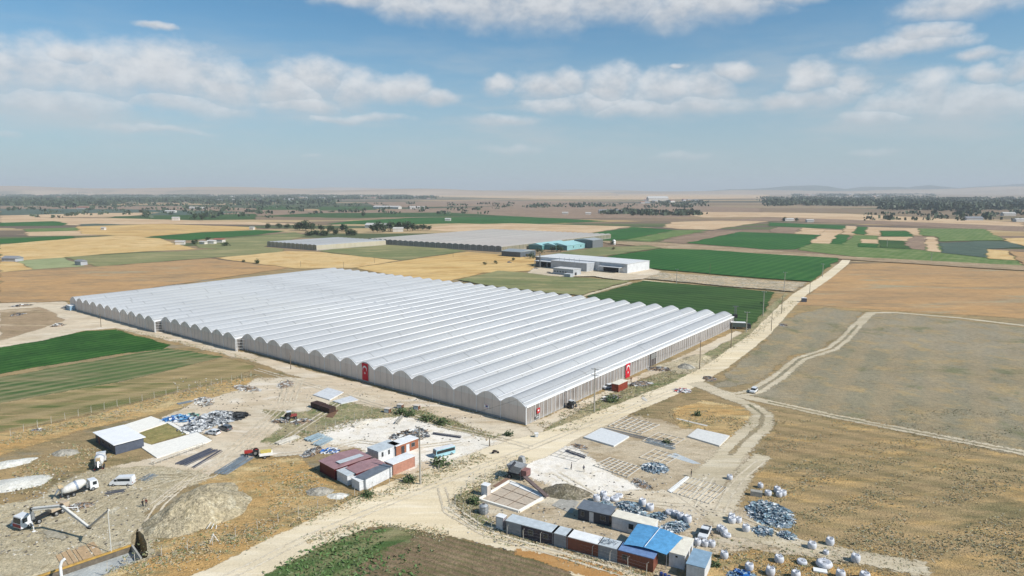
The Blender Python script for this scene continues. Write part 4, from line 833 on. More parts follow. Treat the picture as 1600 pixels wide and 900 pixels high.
# ---------------------------------------------------------------- vehicles
tyre=paint('tyre_rubber',(38,38,40),.85,.1,dirt=(120,108,88)); rim=paint('wheel_rim',(170,172,174),.35,.1,.5); lamp=paint('headlamp',(225,230,235),.15,.02); tail=paint('tail_lamp',(150,20,24),.3,.02); under=paint('underbody',(40,40,42),.8,.1)
def wheels(r,xs,half,rad,w=.24):
    for x in xs:
        for s in(-1,1):
            mb=MB(); y=s*half; mb.cyl((x,y-w/2*s,rad),(x,y+w/2*s,rad),rad,rad,14); o=mb.build('wheel',tyre,r,smooth=False)
            q=MB(); q.cyl((x,y+w/2*s,rad),(x,y+(w/2+.02)*s,rad),rad*.6,rad*.55,10); q.build('rim',rim,o)
def lights(r,xf,xr,half,z):
    for s in(-1,1):
        mb=MB(); mb.box(xf-.02,xf+.03,s*half-.16,s*half+.16,z,z+.16); mb.build('headlight',lamp,r)
        mb=MB(); mb.box(xr-.03,xr+.02,s*half-.12,s*half+.12,z+.05,z+.3); mb.build('tail_light',tail,r)
def car(label,p,rz,col,kind='suv',group=None,name='parked_car',cat='car'):
    r=thing(name,label,cat,p,rz,group)
    if kind=='pickup':
        L=5.2; body=[(-2.6,.45),(2.5,.45),(2.62,.75),(2.5,1.02),(1.3,1.12),(-2.6,1.12)]; cab=[(-.75,1.12),(1.25,1.12),(.55,1.75),(-.65,1.78)]; wx=(1.65,-1.55)
    elif kind=='hatch':
        body=[(-2.1,.35),(2.1,.35),(2.15,.7),(1.95,.9),(1.15,1.0),(-2.1,1.0)]; cab=[(-2.05,1.0),(1.15,1.0),(.35,1.48),(-1.6,1.5)]; wx=(1.35,-1.3)
    else:
        body=[(-2.25,.4),(2.2,.4),(2.27,.75),(2.1,1.0),(1.2,1.08),(-2.25,1.08)]; cab=[(-2.2,1.08),(1.15,1.08),(.45,1.62),(-1.85,1.66)]; wx=(1.4,-1.35)
    w=.92
    mb=MB(); mb.extr(body,-w,w,0,.06)
    if kind=='pickup': mb.box(-2.5,-.85,-.8,.8,1.121,1.13,1)
    mb.build('body',[col,under],r)
    gh=MB(); gh.extr(cab,-w+.06,w-.06,0,.16); gh.build('windows',gl,r)
    x0,x1=cab[3][0]-.03,cab[2][0]+.05; zt=cab[2][1]; mb=MB(); mb.extr([(x0,zt-.05),(x1,zt-.05),(x1-.05,zt+.07),(x0+.05,zt+.09)],-w+.18,w-.18)
    for px_ in(cab[0][0]+.1,(x0+x1)/2): 
        for s in(-1,1): mb.cyl((px_,s*(w-.04),cab[0][1]),(px_+.12,s*(w-.17),zt),.05,.05,4)
    mb.build('roof',col,r); wheels(r,wx,w-.08,.36); lights(r,body[2][0]-.05,body[0][0],w-.22,.68); r.scale=(.92,)*3; return r
cwhite=paint('car_white',(236,238,240),.2,.03,k=1.2); cgrey=paint('car_grey',(120,124,130),.22,.04,.3); csilver=paint('car_silver',(196,200,206),.22,.04,.3)
cst='cars parked about the building site'
car('white car parked near the silvery foil heap',G(333,678.5),R_(160),cwhite,'hatch',cst)
car('grey car parked at the edge of the silvery foil heap',G(352,672),R_(150),cgrey,'suv',cst)
car('white car standing beside the rust-red container',G(950.5,607),R_(-150),cwhite,'suv',cst)
car('white car driving along the pale field track',G(1177.5,613),R_(-125),cwhite,'suv')
car('white pickup parked by the white sacks and scrap',G(1101,837),R_(-118),cwhite,'pickup',name='pickup_truck',cat='pickup')
car('silver car parked left of the factory',G(838,421),R_(-20),csilver,'hatch'); car('dark grey car parked on the track left of the factory',G(796,411),R_(10),cgrey,'hatch')
car('dark car parked in front of the factory outbuilding',G(858,427.5),R_(-30),paint('car_dark',(50,40,44),.3,.05),'hatch')
def van(label,p,rz):
    r=thing('minibus',label,'minibus',p,rz); w=.98
    mb=MB(); mb.extr([(-2.8,.4),(2.75,.4),(2.85,.85),(2.55,1.25),(1.85,1.5),(1.15,2.3),(-2.7,2.45),(-2.85,1.2)],-w,w,0,.1); mb.build('body',cwhite,r)
    for s in(-1,1):
        y=s*(w+.005); q=MB(); q.box(-2.3,.75,min(y,y-.06*s),max(y,y-.06*s),1.38,1.98); q.build('side_window',gl,r)
        q=MB(); q.box(.9,1.55,min(y,y-.06*s),max(y,y-.06*s),1.35,1.85); q.build('door_window',gl,r)
    q=MB(); q.add([(1.9,-.8,1.52),(1.9,.8,1.52),(1.25,.74,2.26),(1.25,-.74,2.26)],[(0,1,2,3)]); q.build('windscreen',gl,r)
    wheels(r,(1.85,-1.75),w-.08,.36); lights(r,2.8,-2.85,w-.2,.75); return r
van('white minibus with dark side windows parked on the dirt',G(192,757.5),R_(183)).scale=(.88,)*3
def bus(label,p,rz):
    r=thing('bus',label,'bus',p,rz); w=1.15; lb=paint('bus_light_blue',(168,214,226),.3,.04)
    mb=MB(); mb.extr([(-3.7,.4),(3.6,.4),(3.75,1.1),(3.55,2.75),(-3.7,2.8)],-w,w,0,.05); mb.build('body',lb,r)
    q=MB(); q.box(-3.65,3.45,-1.0,1.0,2.81,2.95); q.build('roof',cwhite,r)
    for s in(-1,1): q=MB(); y=s*w; q.box(-3.5,3.35,y-.03,y+.03,1.5,2.5); q.build('side_window',gl,r)
    q=MB(); q.add([(3.74,-1.05,1.3),(3.74,1.05,1.3),(3.6,1.03,2.6),(3.6,-1.03,2.6)],[(0,1,2,3)]); q.build('windscreen',gl,r)
    wheels(r,(2.3,-2.2),w-.1,.45); lights(r,3.68,-3.7,w-.25,.6); return r
bus('light blue midibus with white roof parked on the pale yard',G(694,711.5),R_(216)).scale=(.74,)*3
def tractor(label,p,rz,col,cabm=True):
    r=thing('tractor',label,'tractor',p,rz); mb=MB(); mb.box(.2,1.9,-.38,.38,.8,1.45); mb.box(-.9,.3,-.45,.45,.7,1.2); mb.box(-1.2,-.1,-.9,-.45,1.2,1.32); mb.box(-1.2,-.1,.45,.9,1.2,1.32); mb.build('body',col,r)
    if cabm:
        mb=MB(); mb.box(-.85,.25,-.6,.6,1.33,2.3); mb.build('cab_glass',gl,r); mb=MB(); mb.box(-.95,.35,-.7,.7,2.305,2.42); mb.build('roof',cwhite,r)
    else:
        mb=MB(); mb.box(-.6,-.2,-.25,.25,1.2,1.4); mb.box(-.65,-.55,-.25,.25,1.4,1.8); mb.build('seat',under,r); mb=MB(); mb.cyl((.3,0,1.4),(.1,0,1.75),.03,.03,5); mb.lathe([(.2,1.72),(.2,1.76)],10,0,(.08,0,0)); mb.build('steering_wheel',under,r)
    mb=MB(); mb.cyl((1.2,.1,1.45),(1.2,.1,2.1),.05,.05,6); mb.build('exhaust',under,r)
    for x,rad,w_ in((-.7,.78,.4),(1.4,.45,.28)):
        for s in(-1,1):
            m=MB(); y=s*.75; m.cyl((x,y-w_/2,rad),(x,y+w_/2,rad),rad,rad,16); o=m.build('wheel',tyre,r); m=MB(); m.cyl((x,y-w_/2-.02,rad),(x,y+w_/2+.02,rad),rad*.5,rad*.5,10); m.build('rim',rim,o)
    return r
tractor('red tractor without cab beside the yellow cart',G(395,711.5),R_(200),paint('tractor_red',(190,64,56),.4,.06),False)
tractor('white-roofed red tractor in the middle of the dirt yard',G(453.5,655),R_(25),paint('tractor_dull_red',(170,80,76),.5,.08))
tractor('dark tractor parked close to the long greenhouse wall',G(893,637),R_(50),paint('tractor_dark',(70,76,80),.4,.08))
# yellow cart
r=thing('trailer','small trailer carrying a yellow bin next to red tractor','trailer',G(416,714.5),R_(20)); mb=MB(); mb.box(-1.5,1.5,-.9,.9,.7,.85); mb.box(-1.5,1.5,-.9,-.82,.85,1.4); mb.box(-1.5,1.5,.82,.9,.85,1.4); mb.cyl((1.5,0,.75),(2.6,0,.5),.06,.06,6); mb.build('bed',white,r)
mb=MB(); mb.extr([(-1.1,.86),(1.1,.86),(1.3,1.8),(-1.3,1.8)],-.7,.7); mb.build('bin',paint('bin_yellow',(226,204,110),.5,.08),r); wheels(r,(-.3,),.9,.38)
def truckchassis(r,xs,L,cabc,front,accent=None):
    mb=MB(); mb.box(-L/2,L/2-1.6,-.45,.45,.75,1.05); mb.box(-L/2+1.2,-L/2+1.4,-1.1,1.1,.6,.9); mb.build('chassis',under,r)
    mb=MB(); x0=L/2-1.9; x1=L/2; mb.extr([(x0,.55),(x1,.55),(x1+.05,1.5),(x1-.18,2.75),(x0,2.85)],-1.2,1.2,0,.06); c=mb.build('cab',cabc,r)
    q=MB(); q.add([(x1+.06,-1.05,1.55),(x1+.06,1.05,1.55),(x1-.13,1.0,2.55),(x1-.13,-1.0,2.55)],[(0,1,2,3)]); q.build('windscreen',gl,c)
    for s in(-1,1): q=MB(); q.box(x1-1.25,x1-.35,s*1.2-.03,s*1.2+.03,1.6,2.45); q.build('side_window',gl,c)
    if accent: q=MB(); q.box(x1+.04,x1+.12,-1.1,1.1,.75,1.35); q.build('grille',accent,c)
    wheels(r,xs,1.05,.5,.32); lights(r,x1+.04,-L/2,.95,.6)
def mixer(label,p,rz):
    r=thing('concrete_mixer_truck',label,'concrete mixer',p,rz,'concrete mixer trucks by the pump'); truckchassis(r,(3.0,-1.4,-2.7),8.6,cwhite,0)
    mb=MB(); prof=[(.55,-3.4),(.95,-2.4),(1.25,-.8),(1.25,.6),(.8,1.9),(.3,2.3)]; mb.lathe(prof,18); d=mb.build('drum',paint('drum_white',(234,232,226),.4,.08),r,smooth=True); d.rotation_euler=(0,R_(79),0); d.location=(-.4,0,2.35)
    q=MB(); q.lathe([(1.262,-.35),(1.262,.15)],18); q.build('band',paint('band_blue_grey',(150,164,186),.5,.1),d)
    mb=MB(); mb.extr([(-4.3,2.9),(-3.3,2.9),(-3.6,3.7),(-4.5,3.7)],-.5,.5); mb.build('hopper',paint('hopper_sand',(214,190,150),.7,.1),r)
    mb=MB(); mb.cyl((-4.2,0,2.7),(-5.1,0,1.5),.25,.2,8); mb.build('chute',steel,r)
    mb=MB(); [mb.cyl((-3.9,s*.9,1.0),(-3.7,s*.5,3.1),.07,.07,5) for s in(-1,1)]; [mb.cyl((-3.95,-.9,z),(-3.95,.9,z),.04,.04,4) for z in(1.4,2,2.6)]; mb.build('rear_frame',steel,r)
    mb=MB(); mb.cyl((1.9,-.5,1.05),(1.9,-.5,2.5),.3,.3,10); mb.build('tank',steel,r); return r
mixer('white concrete mixer truck with long drum behind the minibus',G(123,771),R_(50)).scale=(.84,)*3
mixer('white concrete mixer truck seen from behind beside dark blue office',G(157,728),R_(116)).scale=(.86,)*3
# concrete pump with folded boom
pp=G(67,812); pr=R_(-112); r=thing('concrete_pump_truck','white pump truck with red grille reaching a jointed boom over the pit','pump truck',pp,pr); truckchassis(r,(3.2,1.4,-2.0,-3.3),9.6,cwhite,0,paint('grille_red',(150,44,56),.5,.1))
mb=MB(); mb.box(-4.6,-1.2,-1.0,1.0,1.05,1.7); mb.extr([(-4.8,1.0),(-3.9,1.0),(-3.7,1.9),(-5.0,1.9)],-.8,.8); mb.build('pump_body',paint('pump_sand',(206,186,160),.6,.12),r)
mb=MB(); mb.cyl((1.9,0,1.05),(1.9,0,2.9),.45,.35,10); mb.build('turret',steel,r)
for i,(sx,sy) in enumerate(((1,1),(1,-1),(-1,1),(-1,-1))):
    mb=MB(); x=2.2 if sx>0 else -3.4; mb.cyl((x,0,.9),(x+sx*1.6,sy*3.2,.9),.12,.10,6); mb.cyl((x+sx*1.6,sy*3.2,1.0),(x+sx*1.6,sy*3.2,.05),.08,.08,6); mb.cyl((x+sx*1.6,sy*3.2,0.01),(x+sx*1.6,sy*3.2,.08),.35,.35,8); mb.build('outrigger',white,r)
inv=(Matrix.Translation((pp.x,pp.y,0))@Matrix.Rotation(pr,4,'Z')).inverted()
def W3(x,y,z): g=G(x,y,z); return inv@Vector((g.x,g.y,z))
J=[Vector((1.9,0,3.0)),W3(50,795.5,5.6),W3(96,790.5,5.9),W3(139,824,2.6),W3(170,797,8.0)]
J[0]=Vector((1.9,0,2.9)); bw=paint('boom_white',(226,224,216),.4,.08)
for i,(a,b) in enumerate(zip(J[1:-1],J[2:])):
    mb=MB(); w_=.42-.07*i; mb.cyl(a,b,w_,w_*.8,4); 
    off=Vector((.25,.25,.15)); mb.cyl(a+off,b+off,.07,.07,6,1); mb.build('boom_arm',[bw,steel],r)
mb=MB(); mb.cyl(J[0],J[1],.3,.24,4); mb.build('boom_arm',bw,r)
mb=MB(); e=J[-1]; pts=[e,e+Vector((.1,.1,.2)),Vector((e.x+.35,e.y+.2,e.z-.3)),Vector((e.x+.4,e.y+.2,.2))]; mb.tube(pts,.09); mb.build('end_hose',bw,r)
def J2(p): mb=MB(); mb.cyl(p-Vector((0,.3,0)),p+Vector((0,.3,0)),.34,.34,8); mb.build('boom_joint',under,r)
[J2(p) for p in J[1:4]]
# teal lorry at the factory
r=thing('lorry','small teal lorry parked at the factory corner','lorry',G(956,424),R_(20)); truckchassis(r,(2.2,-2.0),7,teal,0); mb=MB(); mb.box(-3.5,1.3,-1.25,1.25,1.06,3.2); mb.build('cargo_box',paint('cargo_teal',(96,170,186),.5,.08),r)
# lorry/container near the far corner of the greenhouse
r=thing('lorry','dark green covered lorry behind the far greenhouse corner','lorry',G(1157,514),R_(-10)); truckchassis(r,(3,-2.4),9,paint('lorry_dark',(60,66,64),.5,.08),0); mb=MB(); mb.box(-4.4,2.1,-1.25,1.25,1.06,3.1); mb.build('cargo_box',paint('lorry_canvas',(92,104,100),.8,.12),r); mb=MB(); mb.box(-4.5,2.15,-1.3,1.3,3.105,3.3); mb.build('roof',white,r)
# motorcycle
r=thing('motorcycle','small dark motorcycle at the road edge by the junction','motorcycle',G(774,709),R_(10))
for x in(-.65,.65):
    mb=MB(); mb.cyl((x,-.05,.32),(x,.05,.32),.32,.32,14); mb.build('wheel',tyre,r)
mb=MB(); mb.extr([(-.5,.4),(.35,.4),(.4,.8),(-.1,.95),(-.75,.85)],-.14,.14); mb.build('body',paint('bike_dark',(60,54,58),.3,.08),r); mb=MB(); mb.cyl((.65,0,.32),(.42,0,1.0),.04,.04,5); mb.cyl((.42,-.35,1.02),(.42,.35,1.02),.03,.03,5); mb.build('handlebar',steel,r); mb=MB(); mb.box(-.6,0,-.13,.13,.9,1.0); mb.build('seat',under,r)
# ---------------------------------------------------------------- containers on the right side
cabin('shipping_container','rust-red shipping container with cream roof beside the greenhouse','container',G(966,613),R_(52),6.2,2.5,2.5,w_rust,r_cream,[('door','l',.1,1.2,.1,2.3,w_rust),('door','l',1.3,2.4,.1,2.3,w_rust)])
cabin('utility_box','small grey-blue hut alone by the far road bend','hut',G(1253,472),R_(-12),2.6,2.2,2.3,w_slate,r_white)
def ubox(label,p,rz,L,D,h,wall,roof,name='electrical_cabinet',cat='cabinet'): return cabin(name,label,cat,p,rz,L,D,h,wall,roof,[('door','f',.1,L-.1,.15,h-.1,door_w)],over=.08)
ubox('tall cream cabinet on the grassy bank above the works yard',G(752,774.5),R_(-30),1.5,1.4,2.4,wallpaint('sun_bleached',(216,204,192)),r_white)
ubox('tall white cabinet with lilac side below the plastic tank',G(775,826),R_(-30),1.6,1.3,2.5,wallpaint('lilac_grey',(170,164,170)),r_white)
ubox('small white kiosk box at the road junction corner',G(836,684),R_(10),.9,.8,1.0,wallpaint('kiosk',(230,224,204)),r_white,'kiosk','kiosk')
r=tank(G(756,802),.9,2.0,'grey plastic tank in a wire cage near the road bend',paint('tank_grey',(176,180,184),.4,.1,dirt=(140,140,132)))
mb=MB(); [mb.cyl((1.0*math.cos(a),1.0*math.sin(a),0),(1.0*math.cos(a),1.0*math.sin(a),1.8),.03,.03,4) for a in[i*PI/5 for i in range(10)]]
for z in(.3,1,1.7):
    for i in range(10): a=i*PI/5; b=a+PI/5; mb.cyl((math.cos(a),math.sin(a),z),(math.cos(b),math.sin(b),z),.03,.03,4)
mb.build('wire_cage',steel,r)
for i,(x,y) in enumerate([(600,645),(620,638.5),(646,640)]):
    ubox(['timber hutch with white lid, first from the fence end','timber hutch with white lid, middle of the three','timber hutch with white lid farthest along the bank'][i],G(x,y),R_(-20),1.6,1.3,1.2,wallpaint('hutch_brown',(120,84,66)),paint('hutch_roof',(234,222,208),.6,.05),'hutch','hutch')
# dark crates stacks
cr=paint('crate_brown',(74,52,44),.8,.15,dirt=(96,74,60))
for i,(x,y) in enumerate([(498,637.5),(513,643)]):
    q=G(x,y); r=thing('crate_stack',['higher left block of stacked dark brown crates','lower right block of stacked dark brown crates'][i],'crate stack',q,R_(-38),'stacked dark brown crates')
    for a in range(3):
        for b in range(2):
            for c in range(3):
                mb=MB(); mb.box(-2.3+a*1.5,-2.3+a*1.5+1.44,-1.2+b*1.2,-1.2+b*1.2+1.15,c*.55,c*.55+.53); mb.build('crate',cr,r)
cabin('shipping_container','small pale blue container at the far left greenhouse corner','container',G(104,484),R_(-38),5,2.6,2.6,wallpaint('pale_blue',(150,182,206)),r_white)
# ---------------------------------------------------------------- stone crusher / conveyor
r=thing('screening_plant','mobile gravel screen with hopper and long sloping conveyor','screening plant',G(808,746),R_(-32)); dk=paint('machine_dark',(72,74,80),.6,.15); lg=paint('machine_grey',(170,172,172),.5,.12)
mb=MB(); mb.extr([(-1.2,1.6),(1.2,1.6),(2.0,3.2),(-2.0,3.2)],-1.4,1.4); mb.build('hopper',lg,r)
mb=MB(); [mb.cyl((x,y,0),(x,y,2.2),.13,.13,5) for x in(-1.5,1.6) for y in(-1.2,1.2)]; mb.box(-2.2,3,-.9,.9,.9,1.15); mb.build('frame',dk,r)
mb=MB(); mb.box(1.2,3.0,-1.0,1.0,1.16,2.5); mb.build('engine_box',paint('engine_red',(150,108,104),.6,.15),r)
def W4(root,x,y,z): i=(Matrix.Translation(root.location)@Matrix.Rotation(root.rotation_euler.z,4,'Z')).inverted(); g=G(x,y,z); return i@Vector((g.x,g.y,z))
a=W4(r,820,746,1.9); b=W4(r,855,777,.5); mb=MB(); d=(b-a).normalized(); s=Vector((-d.y,d.x,0)).normalized()*.45; up=Vector((0,0,.3))
mb.add([a-s,a+s,b+s,b-s,a-s+up,a+s+up,b+s+up,b-s+up],[(0,3,2,1),(4,5,6,7),(0,1,5,4),(1,2,6,5),(2,3,7,6),(3,0,4,7)]); mb.build('conveyor',paint('belt_brown',(120,104,100),.8,.15),r)
a=W4(r,796,733,3.0); b=W4(r,805,722,4.0); mb=MB(); mb.cyl(a,b,.3,.3,4); mb.build('feed_arm',dk,r); mb=MB(); wheels(r,(-1.2,),1.3,.5)
mb=MB(); mb.extr([(-.9,0),(.9,0),(.5,1.6),(-.5,1.6)],-.6,.6); fr_=mb.build('feed_box',lg,r); q=W4(r,815,723,0); fr_.location=q
# ---------------------------------------------------------------- foundations, grids, panels
def gridframe(label,px,nu,nv,rad,mat,z=.12,name='foundation_grid',cat='foundation grid',group=None,fill=None):
    c=[G(*p) for p in px]; o=c[0]; r=thing(name,label,cat,o,0,group)
    def B(u,v): q=(c[0]*(1-u)+c[1]*u)*(1-v)+(c[3]*(1-u)+c[2]*u)*v-o; return Vector((q.x,q.y,z))
    for i in range(nu+1):
        m=MB(); m.cyl(B(i/nu,0),B(i/nu,1),rad,rad,4); m.build('crossbar',mat,r)
    for j in range(nv+1):
        m=MB(); m.cyl(B(0,j/nv)+Vector((0,0,rad*1.8)),B(1,j/nv)+Vector((0,0,rad*1.8)),rad,rad,4); m.build('bar',mat,r)
    if fill:
        m=MB(); q=[B(0,0),B(1,0),B(1,1),B(0,1)]; m.add([(p.x,p.y,.035) for p in q],[(0,1,2,3)]); m.build('bed',fill,r)
    return r
lw=paint('batten_white',(222,216,204),.6,.1); gbed=paint('grid_bed',(156,146,126),.9,.15,scale=.6)
gridframe('pale batten grid laid out next to the road, beyond white panel',[(951,667),(979.5,652),(1030.5,665.5),(1002,679)],5,6,.13,lw,fill=gbed)
gridframe('timber and steel grid between the scrap heap and pale yard',[(928.5,728.5),(954,716.5),(1002,731.5),(980,747)],5,7,.12,lw,fill=gbed)
gridframe('bare line grid left of the pickup, right of scrap heap',[(1045,769),(1076,746),(1136,763),(1108,788)],3,10,.08,lw,fill=gbed)
gridframe('pale timber outline grid right of the scrap heap',[(1000,716),(1024,703),(1062,714),(1040,727)],3,4,.1,lw)
gridframe('low timber outline between the two white platforms',[(1004,690),(1030,677),(1070,687),(1048,700)],3,4,.09,lw,fill=gbed)
gridframe('row-marked plot behind the white slab',[(860,712),(885,699),(920,708),(900,722)],4,4,.04,steel)
slab('low white rectangular platform beside the dirt road',[(912,685),(939.7,670.7),(983,684),(959,699)],.45,paint('platform_white',(232,234,234),.6,.04,dirt=(214,208,196)),'platform','white_platform')
pf=slab('white tiled floor platform near the field track',[(1074,683.5),(1089.5,671.5),(1140,682.7),(1124,698.5)],.4,paint('platform_tiles',(236,234,228),.6,.05,dirt=(204,196,182)),'platform','white_platform')
slab('long white board edging the bare line grid',[(1043,768),(1049,771),(1077,747),(1072,745.5)],.25,white,'board','white_board')
slab('translucent pale sheet lying on the dirt by the grid',[(1041,712),(1055,708),(1095.5,725),(1083,725)],.06,paint('sheet_pale',(206,212,214),.4,.08),'sheet','plastic_sheet')
slab('thin white strip lying in the dry grass',[(1056,655),(1058,653.6),(1106,665),(1104,666.6)],.1,lw,'strip','white_strip')
# big framed foundation by the conveyor
fo=[(749,782),(796,753.5),(855,776),(811,801)]; r=gridframe('square concrete foundation frame under the conveyor',fo,3,3,.05,paint('rebar',(140,120,104),.8,.1),.28,'foundation','foundation')
c=[G(*p) for p in fo]; o=c[0]
for a,b in zip(c,c[1:]+c[:1]):
    m=MB(); a2,b2=a-o,b-o; m.cyl((a2.x,a2.y,.2),(b2.x,b2.y,.2),.38,.38,4); m.build('edge_beam',concp,r)
m=MB(); m.add([((p-o).x,(p-o).y,.22) for p in c],[(0,1,2,3)]); m.build('screed',paint('sand_screed',(204,188,168),.9,.08),r)
def mixpt(a,b,f): return (a[0]*(1-f)+b[0]*f,a[1]*(1-f)+b[1]*f)
slab('white insulation sheet on the far side of the foundation',[(795,757),(801,754.5),(852,775),(846,779)],.36,white,'sheet','insulation_sheet')
slab('brown boards lying above the foundation',[(770,760),(797,743.5),(800,746),(778,763)],.15,paint('board_brown',(150,118,98),.8,.12),'boards','board_stack')
slab('open dirt slab beside the dark grey cabin',[(862,790),(880,777),(905,785),(893,803)],.12,concg)
# bundles of bars / sheets: name, label, start px, end px, n, spread, colour
def bundle(label,a,b,n,spread,mat,rad=.08,name='steel_bars',cat='bars',lay=3):
    A,B=G(*a),G(*b); d=(B-A); L=d.length; ang=math.atan2(d.y,d.x); r=thing(name,label,cat,(A+B)/2,ang); m=MB()
    for i in range(n):
        y=(i/max(1,n-1)-.5)*spread+rnd.uniform(-.1,.1); z=rad*1.02+(i%lay)*rad*1.4; dx=rnd.uniform(-.12,.12)*L*.3; t=rnd.uniform(-.02,.02)*L
        m.cyl((-L/2+dx,y-t,z),(L/2+dx,y+t,z),rad,rad,4)
    m.build('bars',mat,r); return r
sb=paint('steel_blue_grey',(150,164,176),.4,.12,.3); dkb=paint('dark_bars',(92,96,110),.6,.12); 
bundle('dark bars laid flat beside the dirt track, upper bundle',(282,727),(334,703),14,3.2,dkb); bundle('thin dark pipes laid parallel below the upper bundle',(300,732),(345,705),4,.8,dkb)
bundle('wide blue-grey bar bundle running toward the red tractor',(345,741),(388,714),16,3.4,sb)
bundle('light blue steel profiles stacked on the bank above the shed',(481,690),(503,681),9,2.4,paint('profile_blue',(176,196,206),.4,.08,.2),.16); bundle('second stack of light blue profiles, nearer the shed',(494,697),(516,686),9,2.2,paint('profile_blue',(176,196,206),.4,.08,.2),.14)
bundle('white planks lying on weeds west of the blue profiles',(434,695),(466,683),9,1.8,lw,.12,'planks','planks')
bundle('long pale beams beside the hutches',(552,668),(578,658),4,1.0,lw,.16); bundle('grey pipe pair lying on the white yard',(619,663),(629,652),2,.5,concg,.22,'concrete_pipe','pipe')
bundle('steel pipes lying beside the batten grid, long dark pair',(945,671),(1054,697),5,1.6,steel,.09); bundle('pale pipes at the end of the long steel pair',(1010,690),(1054,702),6,1.8,paint('pipe_pale',(186,196,200),.4,.08),.1)
bundle('single dark beam beside the rebar mats',(883,705.5),(914,716),3,.5,dkb,.12); bundle('bars along the yard edge right of the scrap pile',(676,678),(720,684),6,1.2,dkb,.08)
bundle('loose bars lying near the minibus, left group',(165,772),(195,768),5,1.6,dkb,.08); bundle('loose bars lying near the minibus, right group',(222,752),(240,742),7,2.2,sb,.08)
bundle('thin poles lying on the grass by the white rubble',(278,632),(300,627),5,1.4,sb,.08)
# steel rail table along the dirt
A=G(241,727.5);B=G(321,698); d=B-A; r=thing('pipe_rack','long low steel rack on short legs below the L-shaped slab','pipe rack',A,math.atan2(d.y,d.x)); L=d.length; m=MB(); m.cyl((0,0,.85),(L,0,.85),.09,.09,4); m.cyl((0,1.1,.85),(L,1.1,.85),.09,.09,4); m.build('rail',lw,r)
for i in range(9):
    m=MB(); x=L*i/8; m.cyl((x,0,0),(x,0,.85),.06,.06,4); m.cyl((x,1.1,0),(x,1.1,.85),.06,.06,4); m.cyl((x,0,.5),(x,1.1,.5),.05,.05,4); m.build('leg',lw,r)
# ---------------------------------------------------------------- heaps
def heapmesh(rx,ry,h,seed,n=26,lump=.35):
    vs=[];fs=[]
    for j in range(n+1):
        for i in range(n+1):
            u=-1+2*i/n; v=-1+2*j/n; x=u*math.sqrt(1-v*v/2); y=v*math.sqrt(1-u*u/2); d=math.sqrt(x*x+y*y)
            w=1+.22*mn.noise(Vector((x*1.6,y*1.6,seed))); z=max(0,1-d**1.6)*h*(1+lump*mn.fractal(Vector((x*2.2,y*2.2,seed+5)),1,2,4))
            vs.append((x*rx*w,y*ry*w,max(0,z)-.02))
    fs=[(j*(n+1)+i,j*(n+1)+i+1,(j+1)*(n+1)+i+1,(j+1)*(n+1)+i) for j in range(n) for i in range(n)]
    return vs,fs
def heap(name,label,cat,px,rxp,h,mat,rz=0,ry=None,seed=None,kind=None,n=26):
    g=G(*px); m=MB(); m.add(*heapmesh(rxp,ry or rxp*.8,h,seed or px[0]*.1,n)); o=m.build(name,mat,smooth=True); o.location=(g.x,g.y,.0); o.rotation_euler=(0,0,rz); return tag(o,label,cat,kind=kind)
moundm=Gm('mound_earth',[(200,186,156),(190,176,146),(176,162,130),(206,196,170)],edge=False,s1=.1,s2=.6,fine=.35,bump=1.6,speck=((130,118,90),1.6))
greym=Gm('gravel_grey',[(176,170,156),(166,160,146),(186,180,168)],edge=False,s1=.2,s2=.9,fine=.3,bump=1.2)
chalk=Gm('spilled_chalk',[(226,224,214),(216,212,200),(232,230,222)],edge=False,s1=.2,s2=.9,fine=.15,bump=.8)
heap('earth_mound','great mound of dug earth between the pit and the road','earth mound',(310,803),11.5,4.4,moundm,R_(50),7.2,3.3,n=60)
heap('earth_mound','small pale spoil heap by the fence below the mound','earth mound',(330,770),6,1.6,moundm,R_(20),5,6.3)
heap('earth_mound','weedy rubble mound in the works yard','earth mound',(886,770),5.2,1.7,Gm('weedy_rubble',[(140,130,110),(120,114,92),(168,158,140)],edge=False,s1=.2,s2=.8,fine=.35,bump=1.6,speck=((196,190,180),1.4)),R_(-20),3.6,2.2)
heap('gravel_heap','white chalk pile left of the mixer trucks, larger','gravel heap',(18,757),8,.8,chalk,R_(25),4.2,1.4); heap('gravel_heap','white chalk pile at the left frame edge','gravel heap',(10,726),6,.7,chalk,R_(35),2.8,1.9)
heap('gravel_heap','grey gravel heap in the dry grass left of office','gravel heap',(101,708),3.4,.9,greym,0,2.4,4.4); heap('gravel_heap','grey stone heap in the grass below the shed','gravel heap',(500,768),3,.9,greym,0,2.2,2.7); heap('gravel_heap','small pale stone heap next to the grass track','gravel heap',(528,775),2.6,.5,chalk,0,1.6,2.9)
heap('sand_heap','grey sand heap near the greenhouse side doorway','sand heap',(1072,574),3.6,1.4,greym,0,3,5.1); heap('sand_heap','long low spoil heap beside the power pole','sand heap',(1090,560),7,1.4,moundm,R_(30),4,5.7)
